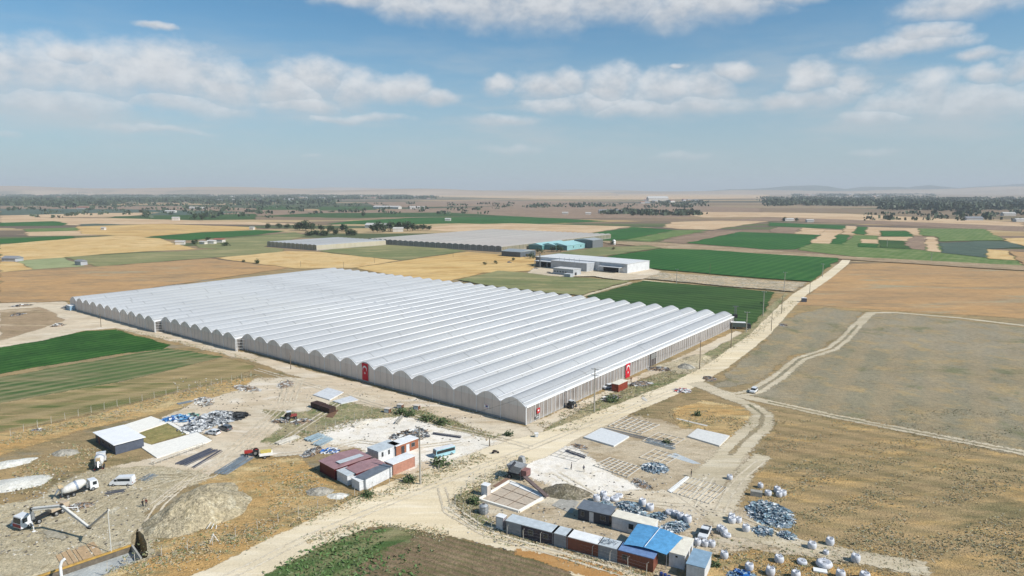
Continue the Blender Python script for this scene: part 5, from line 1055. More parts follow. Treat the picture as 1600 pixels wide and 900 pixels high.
# scrap heaps: mound covered with many thin crumpled sheets
def scrapheap(label,px,rx,ry,h,cols,n,size,seed,name='scrap_heap',cat='scrap heap',rz=0):
    g=G(*px); o=thing(name,label,cat,g,rz); o['kind']='stuff'; rr=random.Random(seed); m=MB(); vs,fs=heapmesh(rx,ry,h*.7,seed,18); m.add(vs,fs,len(cols)-1)
    for i in range(n):
        a=rr.uniform(0,2*PI); d=math.sqrt(rr.random())*1.05; x=math.cos(a)*d*rx; y=math.sin(a)*d*ry; z=max(.04,h*(1-d**1.6))*rr.uniform(.75,1.05)
        s=size*rr.uniform(.4,1.5); e=Matrix.Rotation(rr.uniform(0,2*PI),3,'Z')@Matrix.Rotation(rr.uniform(-1.0,1.0),3,'X'); w=s*rr.uniform(.12,.5)
        q=[e@Vector(v) for v in((-s/2,-w/2,0),(s/2,-w/2,.1*s),(s/2,w/2,-.05*s),(-s/2,w/2,.08*s))]; m.add([(x+v.x,y+v.y,max(.02,z+v.z)) for v in q],[(0,1,2,3)],rr.randrange(len(cols)))
    m.build('pieces',cols,o); return o
scrapc=[paint('scrap_silver',(226,232,236),.4,.1,0),paint('scrap_white',(238,240,240),.4,.1,0),paint('scrap_blue',(150,178,198),.4,.15,0),paint('scrap_dark',(96,120,138),.5,.15,0),paint('scrap_teal',(170,198,206),.4,.15,0),paint('scrap_mid',(140,156,166),.5,.2,0)]
SH=[('largest blue-silver scrap heap in the grass, right of pickup',(1203,803),6.2,7.4,1.5,900,1.0),('blue-silver scrap heap just below the largest one',(1192,831),2.9,2.6,.9,260,.9),('small blue-silver scrap heap near the grass sacks',(1229,838),2.3,2.3,1.0,220,.8),
 ('blue-silver scrap heap in the middle between grids',(1023,732),4.2,4.2,1.3,420,.9),('blue-silver scrap heap behind the slate cabin, right',(985,794),4.4,3.2,1.2,420,.9),('tiny blue-silver scrap heap touching slate cabin',(946,788),1.9,1.6,.8,140,.7),
 ('round blue-silver scrap heap behind the tarpaulin',(1029,808),2.4,2.0,1.1,220,.8),('blue-silver scrap heap between tarpaulin and pickup',(1056,824),3.9,2.6,1.0,360,.9),('thin scatter of scrap behind the cream-roofed cabin',(1003,809),3.2,1.6,.5,140,.8)]
for i,(l,p,rx,ry,h,n,s) in enumerate(SH): scrapheap(l,p,rx*.72,ry*.74,h*.8,scrapc,int(n*.8),s*.9,i+3,rz=R_(30*i))
foil=[paint('foil_white',(236,238,238),.35,.06),paint('foil_dark',(110,114,118),.6,.15),paint('foil_pale',(222,224,226),.4,.08),paint('foil_grey',(190,194,198),.4,.1)]
scrapheap('silvery plastic foil heap behind the parked cars',(338,655),5.5,6.0,2.0,foil,520,1.4,40,'foil_heap','foil heap'); scrapheap('lower silvery foil heap left of the white car',(306,668),4.2,4.6,1.2,foil,300,1.3,41,'foil_heap','foil heap')
scrapheap('black netting heap right of the foil',(366,651),3.7,3.7,.9,[paint('net_black',(46,50,54),.8,.15),paint('net_grey',(88,92,96),.8,.15)],360,1.3,42,'net_heap','net heap')
scrapheap('blue and white wrapped bales beside the foil heap',(278,656),4.6,2.8,1.3,[paint('wrap_blue',(44,116,196),.4,.08),paint('wrap_lightblue',(120,180,220),.4,.08),foil[0]],170,1.6,43,'bale_heap','bale heap'); scrapheap('small green plastic heap beside the blue bales',(299,650),1.9,1.7,.8,[paint('wrap_green',(86,158,142),.4,.08),foil[1]],70,1.1,44,'bale_heap','bale heap')
gs=[paint('junk_light',(222,222,218),.5,.1),paint('junk_grey',(162,166,168),.6,.15),paint('junk_dark',(96,100,106),.7,.15),paint('junk_brown',(164,140,116),.8,.15)]
J_=[('grey junk pile in front of the white-roofed tractor',(438,659),2.6,1.6,.6,90,.9),('blue-grey junk pile right of the white-roofed tractor',(472,659),3,2,.8,110,.9),('scrap iron pile near the tall concrete pole',(640,682),5.4,4.0,.8,300,1.6),('silver junk pile by the yard entrance',(488,707),3.6,1.8,.6,160,.9),
 ('broken white brick rubble beside the crop fence',(446,601),4.6,2.6,.6,200,.7),('white sheeting scraps near the crop fence',(318,628),5.0,2.6,.4,150,1.3),('white debris scatter along the dry bank',(385,607),6,2.4,.5,220,.9),
 ('debris pile along the greenhouse bank, near flag',(1030,577),4.5,2.8,.8,200,.9),('debris pile right of the rust-red container',(1000,600),4.5,2.6,.6,170,.9),('debris pile left of the rust-red container',(955,622),4.2,2.4,.5,150,.9),('rubbish heap beside the small path at far bend',(1224,508),3,1.8,.5,90,.8),
 ('rubbish scatter by the field-track junction',(1108,592),3,2.4,.8,90,.9),('pale debris scatter in the grid plot',(1000,756),3.4,1.6,.3,80,.8),('heap of stones and branches in the yard corner',(905,698),2.4,1.4,.4,80,.7),('white rubbish spill below the silver foil',(58,672),1.6,1.2,.3,40,.6),('dark junk row along the pump truck track',(127,791),2.6,1.4,.7,90,.8),('dark cable heap left of yard dirt road',(33,478),5,3,1.0,120,1.2),('dark tyre heap on the pale left yard',(90,509),3,2.4,1.2,80,1.0),('mixed junk at the left yard edge',(27,492),4.5,2.5,.8,110,1.1),('blue-grey junk at the far greenhouse corner',(105,481),3,2.4,1.4,90,1.2)]
for i,(l,p,rx,ry,h,n,s) in enumerate(J_): scrapheap(l,p,rx,ry,h,gs if i not in(4,5,6) else [gs[0],lw,gs[1],gs[0],gs[3]],n,s,60+i,'junk_pile','junk pile',R_(25*i))
scrapheap('blue sheeting on the silver junk near the red shed',(516,705),2.2,1.7,.7,[paint('wrap_blue',(44,116,196)),foil[0]],70,1.0,90,'junk_pile','junk pile')
scrapheap('blue sheeting heap at the bottom edge among sacks',(1158,900),2.0,1.4,.6,[paint('wrap_blue',(44,116,196)),scrapc[2]],70,1.1,91,'junk_pile','junk pile')
scrapheap('red and white wrapped objects by the track junction',(1066,611),2.6,1.8,1.0,[paint('wrap_red',(206,62,52)),foil[0],foil[0]],60,1.5,92,'wrapped_goods','wrapped goods')
# loose white sheets behind the dark crates
for i,(q,l) in enumerate([([(489,618),(512,607),(537,614),(515,626)],'wide white sheet stack behind the dark crates'),([(520,628),(548,620),(560,626),(533,632)],'second white sheet stack behind the dark crates')]): slab(l,q,.35,paint('sheet_white',(234,232,228),.5,.08,scale=.8),'sheets','sheet_stack')
slab('brown tarpaulin lying flat near the dark crates',[(509,652),(517,643),(529,641),(520,653)],.2,paint('tarp_brown',(128,96,74),.8,.12),'tarpaulin','tarpaulin')
slab('pale timber board leaning on the road verge',[(927+75,623),(1005,620),(1012,626),(1010,628)],.15,lw,'board','timber_board')
# ---------------------------------------------------------------- white bulk sacks
bagm=paint('bag_white',(222,224,230),.6,.08,scale=3,dirt=(190,186,180)); bagin=paint('bag_inside',(150,150,152),.8,.15); 
def bagmesh(seed,slump=1.0):
    m=MB(); n=16; prof=[(.52,0),(.60,.15),(.64,.5),(.62,.85),(.55,1.08),(.46,1.14),(.40,1.04),(.15,.98)]; vs=[];fs=[]
    for k,(rr,z) in enumerate(prof):
        for i in range(n):
            a=2*PI*i/n; q=1/max(abs(math.cos(a)),abs(math.sin(a))); r2=rr*(1*.72+.28*min(q,1.25))*(1+.09*mn.noise(Vector((math.cos(a)*1.5,math.sin(a)*1.5,z*2+seed))))
            vs.append((r2*math.cos(a)*(2-slump),r2*math.sin(a)*(2-slump),z*slump*(1+.06*mn.noise(Vector((a,z,seed))))))
    for k in range(len(prof)-1):
        for i in range(n): fs.append((k*n+i,k*n+(i+1)%n,(k+1)*n+(i+1)%n,(k+1)*n+i))
    m.add(vs,fs,0); m.add([vs[(len(prof)-1)*n+i] for i in range(n)],[tuple(range(n))],1)
    return m
def bag(seed,slump=1.0):
    r=thing('bulk_bag','x','bulk bag',(0,0)); bagmesh(seed,slump).build('sack',[bagm,bagin],r,smooth=True)
    for a in range(4):
        t=PI/4+a*PI/2; m=MB(); p=[Vector((.5*math.cos(t+d),.5*math.sin(t+d),1.06*slump)) for d in(-.28,.28)]; mid=(p[0]+p[1])/2+Vector((0,0,.3)); m.tube([p[0],mid+(p[0]-p[1])*.2,mid-(p[0]-p[1])*.2,p[1]],.03,4); m.build('lifting_loop',bagm,r)
    return r
protos=[bag(1.3),bag(5.1,.92),bag(9.7,.6)]
B_=[((1143,812),0,1,'rear sack of the trio above the pickup'),((1143.5,817),1,1,'front left sack of the trio above the pickup'),((1153.5,816.5),0,.9,'right sack of the trio above the pickup'),((1165.5,830),0,1.05,'lone sack at the foot of largest scrap heap'),
 ((1125.5,830),1,1,'sack nearest the pickup, rear of its short row'),((1131,835),0,1,'middle sack of the short row beside the pickup'),((1136,838.5),2,.8,'torn slumped sack ending the row beside pickup'),((1090,851.5),0,.95,'left of three sacks below the pickup'),((1101.5,853),1,.95,'middle of three sacks below the pickup'),((1112,854),0,.95,'right of three sacks below the pickup'),
 ((1131.5,872),0,1,'single sack right of the light blue cabin'),((1170.5,890),1,1,'lone sack above the blue sheeting heap'),((1203.5,898),0,1.1,'sack near bottom edge right of blue sheeting'),((1217,878),1,1.05,'sack alone in the golden grass mid-field'),((1243,903),0,1.05,'sack cut by the frame between two grass sacks'),
 ((1253,880.5),2,.9,'flat collapsed sack in the golden grass'),((1268.5,856.5),1,1.05,'tall sack left of the scattered pair beyond scrap'),((1296.5,851),0,1.08,'tall sack farthest up in the open grass'),((1290.5,866),1,.65,'little sack between two big grass sacks'),((1287.5,885),2,1.35,'wide lumpy sack in the open grass'),
 ((1313,903),0,1.1,'sack at the bottom edge beside the flat white lid'),((1336.5,877.5),0,1.12,'sack standing farthest right up in the grass'),((1351,905),1,1.1,'rightmost sack cut by the bottom edge'),
 ((1188,762),0,.85,'small sack nearest the field track'),((1200,774),1,.95,'left sack of the group above largest scrap'),((1214,769),0,1,'rear sack of the white cluster above scrap'),((1223,774),1,1,'right sack of the white cluster above scrap'),((1217,776),0,.9,'front sack of the white cluster above scrap'),
 ((932,783),0,1.1,'tall sack behind the slate cabin, first of two'),((943,776),1,1.0,'second tall sack behind the slate cabin'),((947,782),2,.9,'low sack beside the two tall ones by cabin'),((960,782),2,1.0,'slumped cream sack behind the scrap by cabin'),((967,777),2,.9,'slumped grey sack farthest behind the slate cabin'),
 ((1003.5,789),0,1.1,'left sack of the pair right of scrap heap'),((1015,797),1,1.15,'right sack of the pair right of scrap heap'),((1046.5,803),2,1.0,'first low sack of the line above tarpaulin'),((1055,806),1,.9,'second sack of the line above tarpaulin'),((1063,811),0,1.05,'third sack of the line above tarpaulin'),((1074,816),0,1.15,'biggest sack ending the line above tarpaulin'),((1140,749),1,.9,'lone sack beside the field track above grid')]
for i,(p,k,s,l) in enumerate(B_): dup(protos[k],G(*p),rnd.uniform(0,3),l,'white bulk sacks scattered over the works yard',s*1.08)
for q in protos:
    for c in list(q.children): bpy.data.objects.remove(c)
    bpy.data.objects.remove(q)
for i,(x,y,l,w_) in enumerate([(1181,775,'grey concrete block beside the white sack group',2.4),(1281,894,'flat white sheet lying near the bottom sacks',2.2)]):
    m=MB(); m.box(0,w_,0,1.2,0,1.1-.8*i); o=m.build('concrete_block' if i==0 else 'foam_sheet',[concg,white][i]); g=G(x,y); o.location=(g.x-w_/2,g.y,0); o.rotation_euler=(0,0,R_(-20)); tag(o,l,['block','cover'][i])
# ---------------------------------------------------------------- pit
c=[G(*p) for p in PIT1]; o=c[0]
def wallpoly(pts,z0,z1,m_,name,label,cat='retaining wall'):
    mb=MB(); n=len(pts); vs=[(p.x-pts[0].x,p.y-pts[0].y,z) for z in(z0,z1) for p in pts]
    mb.add(vs,[(i,i+1,n+i+1,n+i) for i in range(n-1)]); q=mb.build(name,m_); q.location=(pts[0].x,pts[0].y,0); return q
Q=[G(*p) for p in PITALL]; ctr=sum(Q,Vector((0,0)))/len(Q)
e_=Q[:]+[Q[0]]
pw=thing('excavation_wall','raw earth and concrete sides of the dug foundation pit','pit wall',(0,0))
def wl(pts,z0,z1,name,mt):
    mb=MB(); n=len(pts); mb.add([(p.x,p.y,z0) for p in pts]+[(p.x,p.y,z1) for p in pts],[(i,i+1,n+i+1,n+i) for i in range(n-1)]); return mb.build(name,mt,pw)
wl([Q[6],Q[7],Q[8],Q[0]],-1.1,0,'earth_face',moundm); wl([Q[0],Q[1]],-1.1,0,'formwork_face',paint('shuttering',(120,110,96),.8,.15))
wl([Q[1],Q[2],Q[3],Q[4],Q[5],Q[6]],-4.5,0,'earth_face',moundm); wl([Q[6],Q[1]],-4.5,-1.1,'earth_face',moundm)
pcm=Gm('pit_concrete',[(176,180,178),(156,160,160),(190,192,188)],edge=False,s1=.1,s2=.5,fine=.1)
mb=MB(); P1_=[Q[0],Q[1],Q[6],Q[7],Q[8]]; mb.add([(p.x,p.y,-1.1) for p in P1_],[tuple(range(5))]); tag(mb.build('pit_floor',pcm),kind='structure')
mb=MB(); P2_=Q[1:7]; mb.add([(p.x,p.y,-4.5) for p in P2_],[tuple(range(6))]); tag(mb.build('trench_floor',moundm),kind='structure')
A,B=Q[0],Q[1]; d=B-A; L=d.length; an=math.atan2(d.y,d.x)
bb=thing('formwork_beam','long yellow-edged formwork beam along the rim of the pit','formwork beam',A,an); mb=MB(); mb.box(0,L,-.12,.22,.02,.32); mb.build('beam',paint('beam_yellow',(206,164,84),.6,.12),bb); mb=MB(); mb.box(0,L,.24,.5,.02,.2); mb.build('dark_rail',under,bb)
for i,(u0,u1) in enumerate([(.42,.46),(.47,.51),(.515,.55),(.56,.585),(.59,.68),(.69,.76)]):
    mb=MB(); mb.box(0,(u1-u0)*L*.93,0,5.2+.3*(i%3),0,.12); q=mb.build('plywood_sheet',paint('plywood',(204,172,132),.7,.12)); p=A+d*u0+Vector((-d.y,d.x)).normalized()*.7; q.location=(p.x,p.y,.03); q.rotation_euler=(0,0,an); tag(q,['first plywood sheet from the curved pipe','second plywood sheet from the curved pipe','third plywood sheet on the pit rim','narrow plywood sheet in the middle of the row','widest plywood sheet on the pit rim','last plywood sheet under the boom hose'][i],'plywood sheet','plywood sheets on the pit rim')
mb=MB(); p1,p2=Q[1],Q[6]; dd=(p2-p1); nn=Vector((-dd.y,dd.x)).normalized()*.3
mb.add([(p.x-p1.x,p.y-p1.y,z) for z in(-1.1,.25) for p in(p1,p2,p2+nn,p1+nn)],[(0,1,5,4),(1,2,6,5),(2,3,7,6),(3,0,4,7),(4,5,6,7)]); q=mb.build('concrete_wall',concg); q.location=(p1.x,p1.y,0); tag(q,'grey concrete wall dividing the pit from the dark trench','concrete wall')
g=G(96,903); r=thing('curved_pipe','white curved pipe standing in the pit','pipe',g,0,None,-1.1); mb=MB(); mb.tube([(0,0,0),(0,0,3.2),(.25,.1,4.0),(.7,.3,4.4)],.24,8); mb.build('pipe',white,r)
# measuring frames
for (px,l,s) in[((332,826),'white trestle frame lying on the earth mound foot',0),((334,846),'white tripod stand in the golden grass',1)]:
    r=thing('survey_tripod' if s else 'trestle_frame',l,'tripod' if s else 'trestle',G(*px)); 
    for a in range(3):
        mb=MB(); t=a*2*PI/3; 
        if s: mb.cyl((0,0,1.4),(math.cos(t)*.9,math.sin(t)*.9,0),.05,.05,5)
        else: mb.cyl((-1+a*.9,-.3,.1),(-.4+a*.5,.5,1.1-.3*a),.06,.06,5)
        mb.build('leg',white,r)
    if s: mb=MB(); mb.lathe([(.12,1.38),(.12,1.5)],8); mb.build('head_plate',white,r)
# ---------------------------------------------------------------- poles and cables
polem=paint('pole_concrete',(190,184,172),.8,.1); polew=paint('pole_wood',(132,116,98),.9,.15)
PL=[((657,757),666,2,'tall concrete pole with crossarms beside the yard fence'),((928.5,643),575,2,'concrete pole in front of the greenhouse long side'),((1093,577),532,0,'plain pole by the sand heap'),((1142,544),504,0,'plain pole between sand heap and far corner'),((1166,519),487,1,'T-topped pole beside the dark lorry'),((1192,494),455,1,'T-topped pole at the edge of the dark green field'),
 ((1205,517),487,0,'dark pole on the right verge of road, nearer one'),((1221,490),462,0,'dark pole on the right verge below the hut'),((1225,456),425,1,'T-topped pole near the rubble strip'),((1265,459),440,0,'short pole on the right verge above the hut'),((1285,433),412,1,'pole at the corner of the bright green field'),
 ((1057,445),420,1,'pole standing at the small factory path'),((454.5,577),552,0,'thin pole against the shaded greenhouse wall'),((158,511),490,0,'thin pole near the far left of greenhouse wall'),((765,697),685,0,'short post at the yard entrance near the junction'),((1455,408),395,1,'far pole at the patchwork fields, left'),((1386,386),374,1,'far pole in the middle of the patchwork'),
 ((537,419),409,0,'far thin pole behind the greenhouse, right'),((470,417),408,0,'far thin pole behind the greenhouse, left'),((1109,430),412,0,'thin pole inside the rubble strip'),((708,402),394,0,'thin pole in the straw field'),((585,411),402,0,'thin pole on the line between straw fields')]
tops=[]
for px,ty,arm,l in PL:
    h=hpx(px,ty); g=G(*px); r=thing('utility_pole',l,'pole',g,R_(-35),'utility poles along the roads'); mb=MB(); rad=.19 if arm else .13; mb.cyl((0,0,0),(0,0,h),rad*1.25,rad*.8,8); mb.build('shaft',polem if arm else polew,r)
    for k in range(arm):
        mb=MB(); z=h-.35-1.9*k; mb.box(-1.2,1.2,-.08,.08,z-.08,z+.08); c=mb.build('crossarm',steel,r)
        for x in(-1.1,0,1.1): mb=MB(); mb.lathe([(.05,0),(.09,.1),(.06,.28)],6,0,(x,0,z+.08)); mb.build('insulator',lamp,c)
    tops.append((g,h))
def cable(label,i,j,dx=0):
    a=Vector((*tops[i][0],tops[i][1]-.1)); b=Vector((*tops[j][0],tops[j][1]-.1)); pts=[]
    for k in range(13): u=k/12; p=a.lerp(b,u); p.z-=4*u*(1-u)*min(3.5,(b-a).length*.022); p.x+=dx; pts.append(tuple(p-a))
    mb=MB(); mb.tube(pts,.022,4); o=mb.build('power_cable',under); o.location=a; tag(o,label,'cable')
cable('sagging cable between the two tall crossarm poles',0,1); cable('cable from the greenhouse pole to the sand heap pole',1,2); cable('cable between the plain poles past the sand heap',2,3); cable('cable from plain pole to the T-topped lorry pole',3,4); cable('cable between the two T-topped poles by the green field',4,5); cable('cable rising to the pole near the rubble strip',5,8); cable('cable to the pole at the bright green field',8,10)
# dark lattice mast
h=hpx((1148,511),478); r=thing('transformer_mast','dark lattice mast with transformer behind the greenhouse corner','mast',G(1148,511)); mb=MB(); w=.7
for x,y in((-w,-w),(w,-w),(w,w),(-w,w)): mb.cyl((x,y,0),(x*.4,y*.4,h),.09,.07,4)
for k in range(8):
    z0,z1=h*k/8,h*(k+1)/8; a=w*(1-.6*k/8); b=w*(1-.6*(k+1)/8)
    for s in(-1,1): mb.cyl((-a,s*a,z0),(b,s*b,z1),.04,.04,4); mb.cyl((s*a,a,z0),(s*b,-b,z1),.04,.04,4)
mb.build('lattice',slate,r); mb=MB(); mb.box(-.9,.9,-.7,.7,h*.45,h*.45+1.6); mb.build('transformer',under,r); mb=MB(); mb.box(-1.4,1.4,-.1,.1,h-.3,h-.1); mb.build('crossarm',slate,r)
# ---------------------------------------------------------------- fences
fpost=paint('fence_post',(214,208,196),.8,.08)
def fence(label,px,step,h=1.9,bend=True,posts_only=False):
    P=[G(*p) for p in px]; o=P[0]; r=thing('post_fence',label,'fence',o); pts=[]; acc=0
    for a,b in zip(P,P[1:]):
        L=(b-a).length; t=acc
        while t<L: pts.append(a+(b-a)*(t/L)); t+=step
        acc=t-L
    pts=pts[:99]; po=None
    for p in pts:
        if po is None:
            mb=MB(); mb.cyl((0,0,0),(0,0,h),.06,.05,5)
            if bend: mb.cyl((0,0,h),(.25,-.2,h+.35),.06,.05,5)
            po=c=mb.build('post',fpost,r)
        else: c=po.copy(); COL.objects.link(c); c.parent=r
        c.location=(p.x-o.x,p.y-o.y,0); c.rotation_euler=(rnd.uniform(-.04,.04),rnd.uniform(-.04,.04),0)
    mb=MB()
    for z in(.5,1.1,1.7): mb.tube([(p.x-o.x,p.y-o.y,z) for p in pts],.012,3)
    mb.build('wire',steel,r)
fence('white post fence between the crop and the dirt yard',[(17,682),(39,674),(80,662),(150,643),(250,620),(330,603),(395,588)],3.6)
fence('white post fence crossing from planks to the timber hutches',[(478,681),(505,672),(545,659),(585,646),(640,634),(700,640)],3.2)
fence('post fence along the left verge of the dirt road',[(168,893),(240,872),(330,853),(430,818),(520,787),(600,762),(700,733),(745,717)],4.2)
fence('post fence along the road bend around the cabins row',[(711,790),(728,803),(745,822),(775,833),(812,842),(875,855),(920,868),(1010,896)],3.4)
fence('post fence on the bank above the works yard corner',[(711,787),(735,756),(765,744),(800,728)],3.6)
# ---------------------------------------------------------------- people
skin=paint('skin',(196,150,120),.6,.03); hairm=paint('hair_dark',(44,34,30),.8,.05)
def person(label,p,rz,shirt,trous,pose=0):
    J=[(0,0,.95),(0,0,1.2),(0,0,1.42),(0,0.01,1.52),(0,.02,1.68),(-.19,0,1.40),(-.26,-.02,1.13),(-.24,.10,.88),(.19,0,1.40),(.27,-.02,1.14),(.22,.16,.95),(-.10,0,.9),(-.12,.04,.50),(-.13,0,.06),(-.13,.14,.03),(.10,0,.9),(.13,.06+.12*pose,.50),(.15,-.02+.2*pose,.06),(.15,.12+.2*pose,.03)]
    E=[(0,1),(1,2),(2,3),(3,4),(2,5),(5,6),(6,7),(2,8),(8,9),(9,10),(0,11),(11,12),(12,13),(13,14),(0,15),(15,16),(16,17),(17,18)]
    R=[.15,.14,.15,.06,.105,.07,.05,.04,.07,.05,.04,.10,.07,.05,.045,.10,.07,.05,.045]
    me=bpy.data.meshes.new('person'); me.from_pydata(J,E,[]); ob=bpy.data.objects.new('tmp',me); COL.objects.link(ob)
    sk=ob.modifiers.new('s','SKIN'); sv=me.skin_vertices[0].data
    for i,x in enumerate(R): sv[i].radius=(x,x*.8)
    sv[0].use_root=True; ob.modifiers.new('u','SUBSURF').levels=1
    dg=bpy.context.evaluated_depsgraph_get(); m2=bpy.data.meshes.new_from_object(ob.evaluated_get(dg)); bpy.data.objects.remove(ob)
    m2.materials.clear(); [m2.materials.append(q) for q in(shirt,trous,skin,under)]
    for f in m2.polygons:
        z=f.center.z; x=abs(f.center.x); f.material_index=2 if z>1.5 or (x>.2 and z<1.02 and z>.8) else 0 if z>.95 else 3 if z<.09 else 1; f.use_smooth=True
    b=bpy.data.objects.new('person',m2); COL.objects.link(b); b.location=(p.x,p.y,.02); b.rotation_euler=(0,0,rz); tag(b,label,'person')
    mb=MB(); mb.lathe([(.085,1.66),(.10,1.72),(.085,1.78),(.04,1.81)],8,0,(0,-.01,0)); mb.build('hair',hairm,b)
    return b
bk=paint('cloth_black',(44,42,46),.8,.08); mr=paint('cloth_maroon',(110,50,44),.8,.08); nv=paint('cloth_navy',(48,56,80),.8,.08); kh=paint('cloth_khaki',(150,134,104),.8,.08)
person('person in black standing left of a companion by the mound',G(223.5,793),R_(40),bk,bk); person('person in maroon top standing beside someone in black',G(229,791.5),R_(200),mr,nv,1)
person('person in dark clothes walking at the greenhouse corner path',G(1051.5,553),R_(90),bk,nv,1); person('person in dark clothes beside red flag on long wall',G(986,597),R_(120),mr,bk); person('person in navy standing in the right works yard',G(912,738),R_(10),nv,kh); person('person in navy bending over the foundation boards',G(893,734),R_(80),nv,bk,1)
person('person in black top at the upper corner of line grid',G(1080,745),R_(80),bk,nv)
# ---------------------------------------------------------------- trees and bushes
bark=paint('bark',(104,88,70),.9,.15)
def leafm(name,a,b):
    if name in MC: return MC[name]
    m,t,bs=bsdf(name); oi=t.new('ShaderNodeObjectInfo').outputs['Random']; tc=t.new('ShaderNodeTexCoord').outputs['Object']; n=t.noise(tc,.9,3); n2=t.noise(tc,5,2)
    c=t.mix(t.rng(n,.35,.65),a,b); c=t.mix(t.math('MULTIPLY',n2,.4),c,(a[0]*.6,a[1]*.6,a[2]*.6,1)); t.put(bs.inputs['Base Color'],c); bs.inputs['Roughness'].default_value=.6; bs.inputs['Specular IOR Level'].default_value=.25
    MC[name]=m; return m
lf=[leafm('leaf_dark',(.045,.075,.03,1),(.07,.11,.045,1)),leafm('leaf_mid',(.07,.105,.04,1),(.11,.15,.06,1)),leafm('leaf_dry',(.20,.17,.09,1),(.14,.14,.07,1))]
def crownmesh(rr,r,h,n,leaf,zb):
    m=MB(); lob=[(rr.uniform(-.5,.5)*r,rr.uniform(-.5,.5)*r,zb+h*rr.uniform(.2,.85),r*rr.uniform(.4,.72)) for _ in range(9)]
    for i in range(n):
        a,b,c_,q=lob[i%9]; d=Vector((rr.gauss(0,1),rr.gauss(0,1),rr.gauss(0,.8))).normalized()*q*(rr.random()**.35)
        p=Vector((a,b,c_))+d; p.z=max(zb*.8,p.z); s=leaf*rr.uniform(.5,1.3); e=Matrix.Rotation(rr.uniform(0,6.3),3,'Z')@Matrix.Rotation(rr.uniform(-1.2,1.2),3,'X')
        m.add([p+e@Vector(v)*s for v in((-.5,-.35,0),(.5,-.4,.1),(.35,.5,0),(-.4,.4,-.1))],[(0,1,2,3)])
    return m
def tree(label,p,h,r,kind,seed,group='trees round the old greenhouses',n=420,name='tree',cat='tree'):
    rr=random.Random(seed); t=thing(name,label,cat,p,rr.uniform(0,6),group); m=MB(); m.cyl((0,0,0),(.1,0,h*.45),h*.035,h*.02,7)
    for k in range(5): a=k*1.3; m.cyl((.05,0,h*(.25+.05*k)),(math.cos(a)*r*.5,math.sin(a)*r*.5,h*(.55+.05*k)),h*.014,h*.006,5)
    m.build('trunk',bark,t); crownmesh(rr,r,h*.85,n,r*.22,h*.22).build('crown',lf[kind],t); return t
TR=[(418,357,6,4),(437,357,7,4),(449,357,6,4),(468,360,9,6),(478,360,11,6.5),(487,361,9,5),(502,361,7,4.5),(516,362,8,5),(536,363,9,5.5),(524,367,6,4),(546,368,7,4.5),(553,368,6,4),(590,363,12,6.5),(598,363,10,5.5),(610,362,12,6),(620,361,11,5.5),(628,361,10,5.5),(637,361,11,5.5),(645,361,9,5),(653,360,7,4),(661,360,7,4),(670,360,6,3.5),(583,363,8,5),(493,367,4,5),(508,368,4,5),(484,368,3.5,4.5)]
fruit=['first','second','third','fourth','fifth','sixth','seventh','eighth','ninth','tenth','eleventh','twelfth','thirteenth','fourteenth','fifteenth','sixteenth','seventeenth','eighteenth','nineteenth','twentieth','twenty-first','twenty-second','twenty-third','twenty-fourth','twenty-fifth','twenty-sixth']
order=sorted(range(len(TR)),key=lambda i:TR[i][0])
for k,i in enumerate(order):
    x,y,h,rr=TR[i]; tree(f'{fruit[k]} dark green tree from the left behind the old greenhouses',G(x,y),h*1.2,rr*1.45,0,i,n=520)
T2=[(829,404,5,3.4,'small tree at the left end of the factory'),(824,402,3,2.2,'little dry tree left of the factory'),(958,391.5,3.6,2.6,'lone reddish bush in the field right of factory'),(834,405,3.5,2.2,'young tree touching the factory corner'),(862,393,5,3.5,'dark tree between the teal halls'),(869,393.5,6,4.5,'broad tree in front of the teal gable'),(876,393.5,5,3.5,'low tree right of the broad tree at teal hall'),(840,395,4,3,'bush by the slate barns yard'),(846,396,4,3,'second bush by the slate barns yard'),(925,385.5,5,3,'tree at the end of the long teal hall'),(956,383,5,3,'tree next to the white silo'),(812,402,4,2,'thin tree before the slate barn'),(802,408,3,2,'shrub on the track left of the factory'),
 (775,413,3,2.2,'bush on the straw field edge, right one'),(758,414.5,2.6,2,'bush on the straw field edge, left one'),(303,344,12,8,'left of two dark round trees far in the fields'),(316,344.5,13,9,'right of two dark round trees far in the fields'),(303,381,4,5,'bushes beside the small far farmstead'),(325,377,5,4,'tree between the white farm sheds'),(352,384,3,5,'low bush right of the farmstead'),(568,339,12,7,'dark tree standing alone beyond the old greenhouses'),(402,412,3,3,'dark bush on the field boundary, larger'),(381,410,2,2,'dark bush on the field boundary, smaller'),(1226,345.5,8,6,'dark tree at the far right farmstead'),(1245,346,6,5,'second tree at the far right farmstead'),(966,409,2,1.6,'bush at the factory yard end')]
for i,(x,y,h,rr,l) in enumerate(T2): tree(l,G(x,y),h,rr,2 if 'dry' in l or 'reddish' in l else 0,100+i,None,260)
def bush(label,p,r,h,kind,seed,n=220): 
    rr=random.Random(seed); t=thing('bush',label,'bush',p); m=MB(); [m.cyl((0,0,0),(math.cos(a)*r*.4,math.sin(a)*r*.4,h*.6),.05,.02,5) for a in(0,2,4)]; m.build('stem',bark,t); crownmesh(rr,r,h,n,r*.2,.05).build('crown',lf[kind],t)
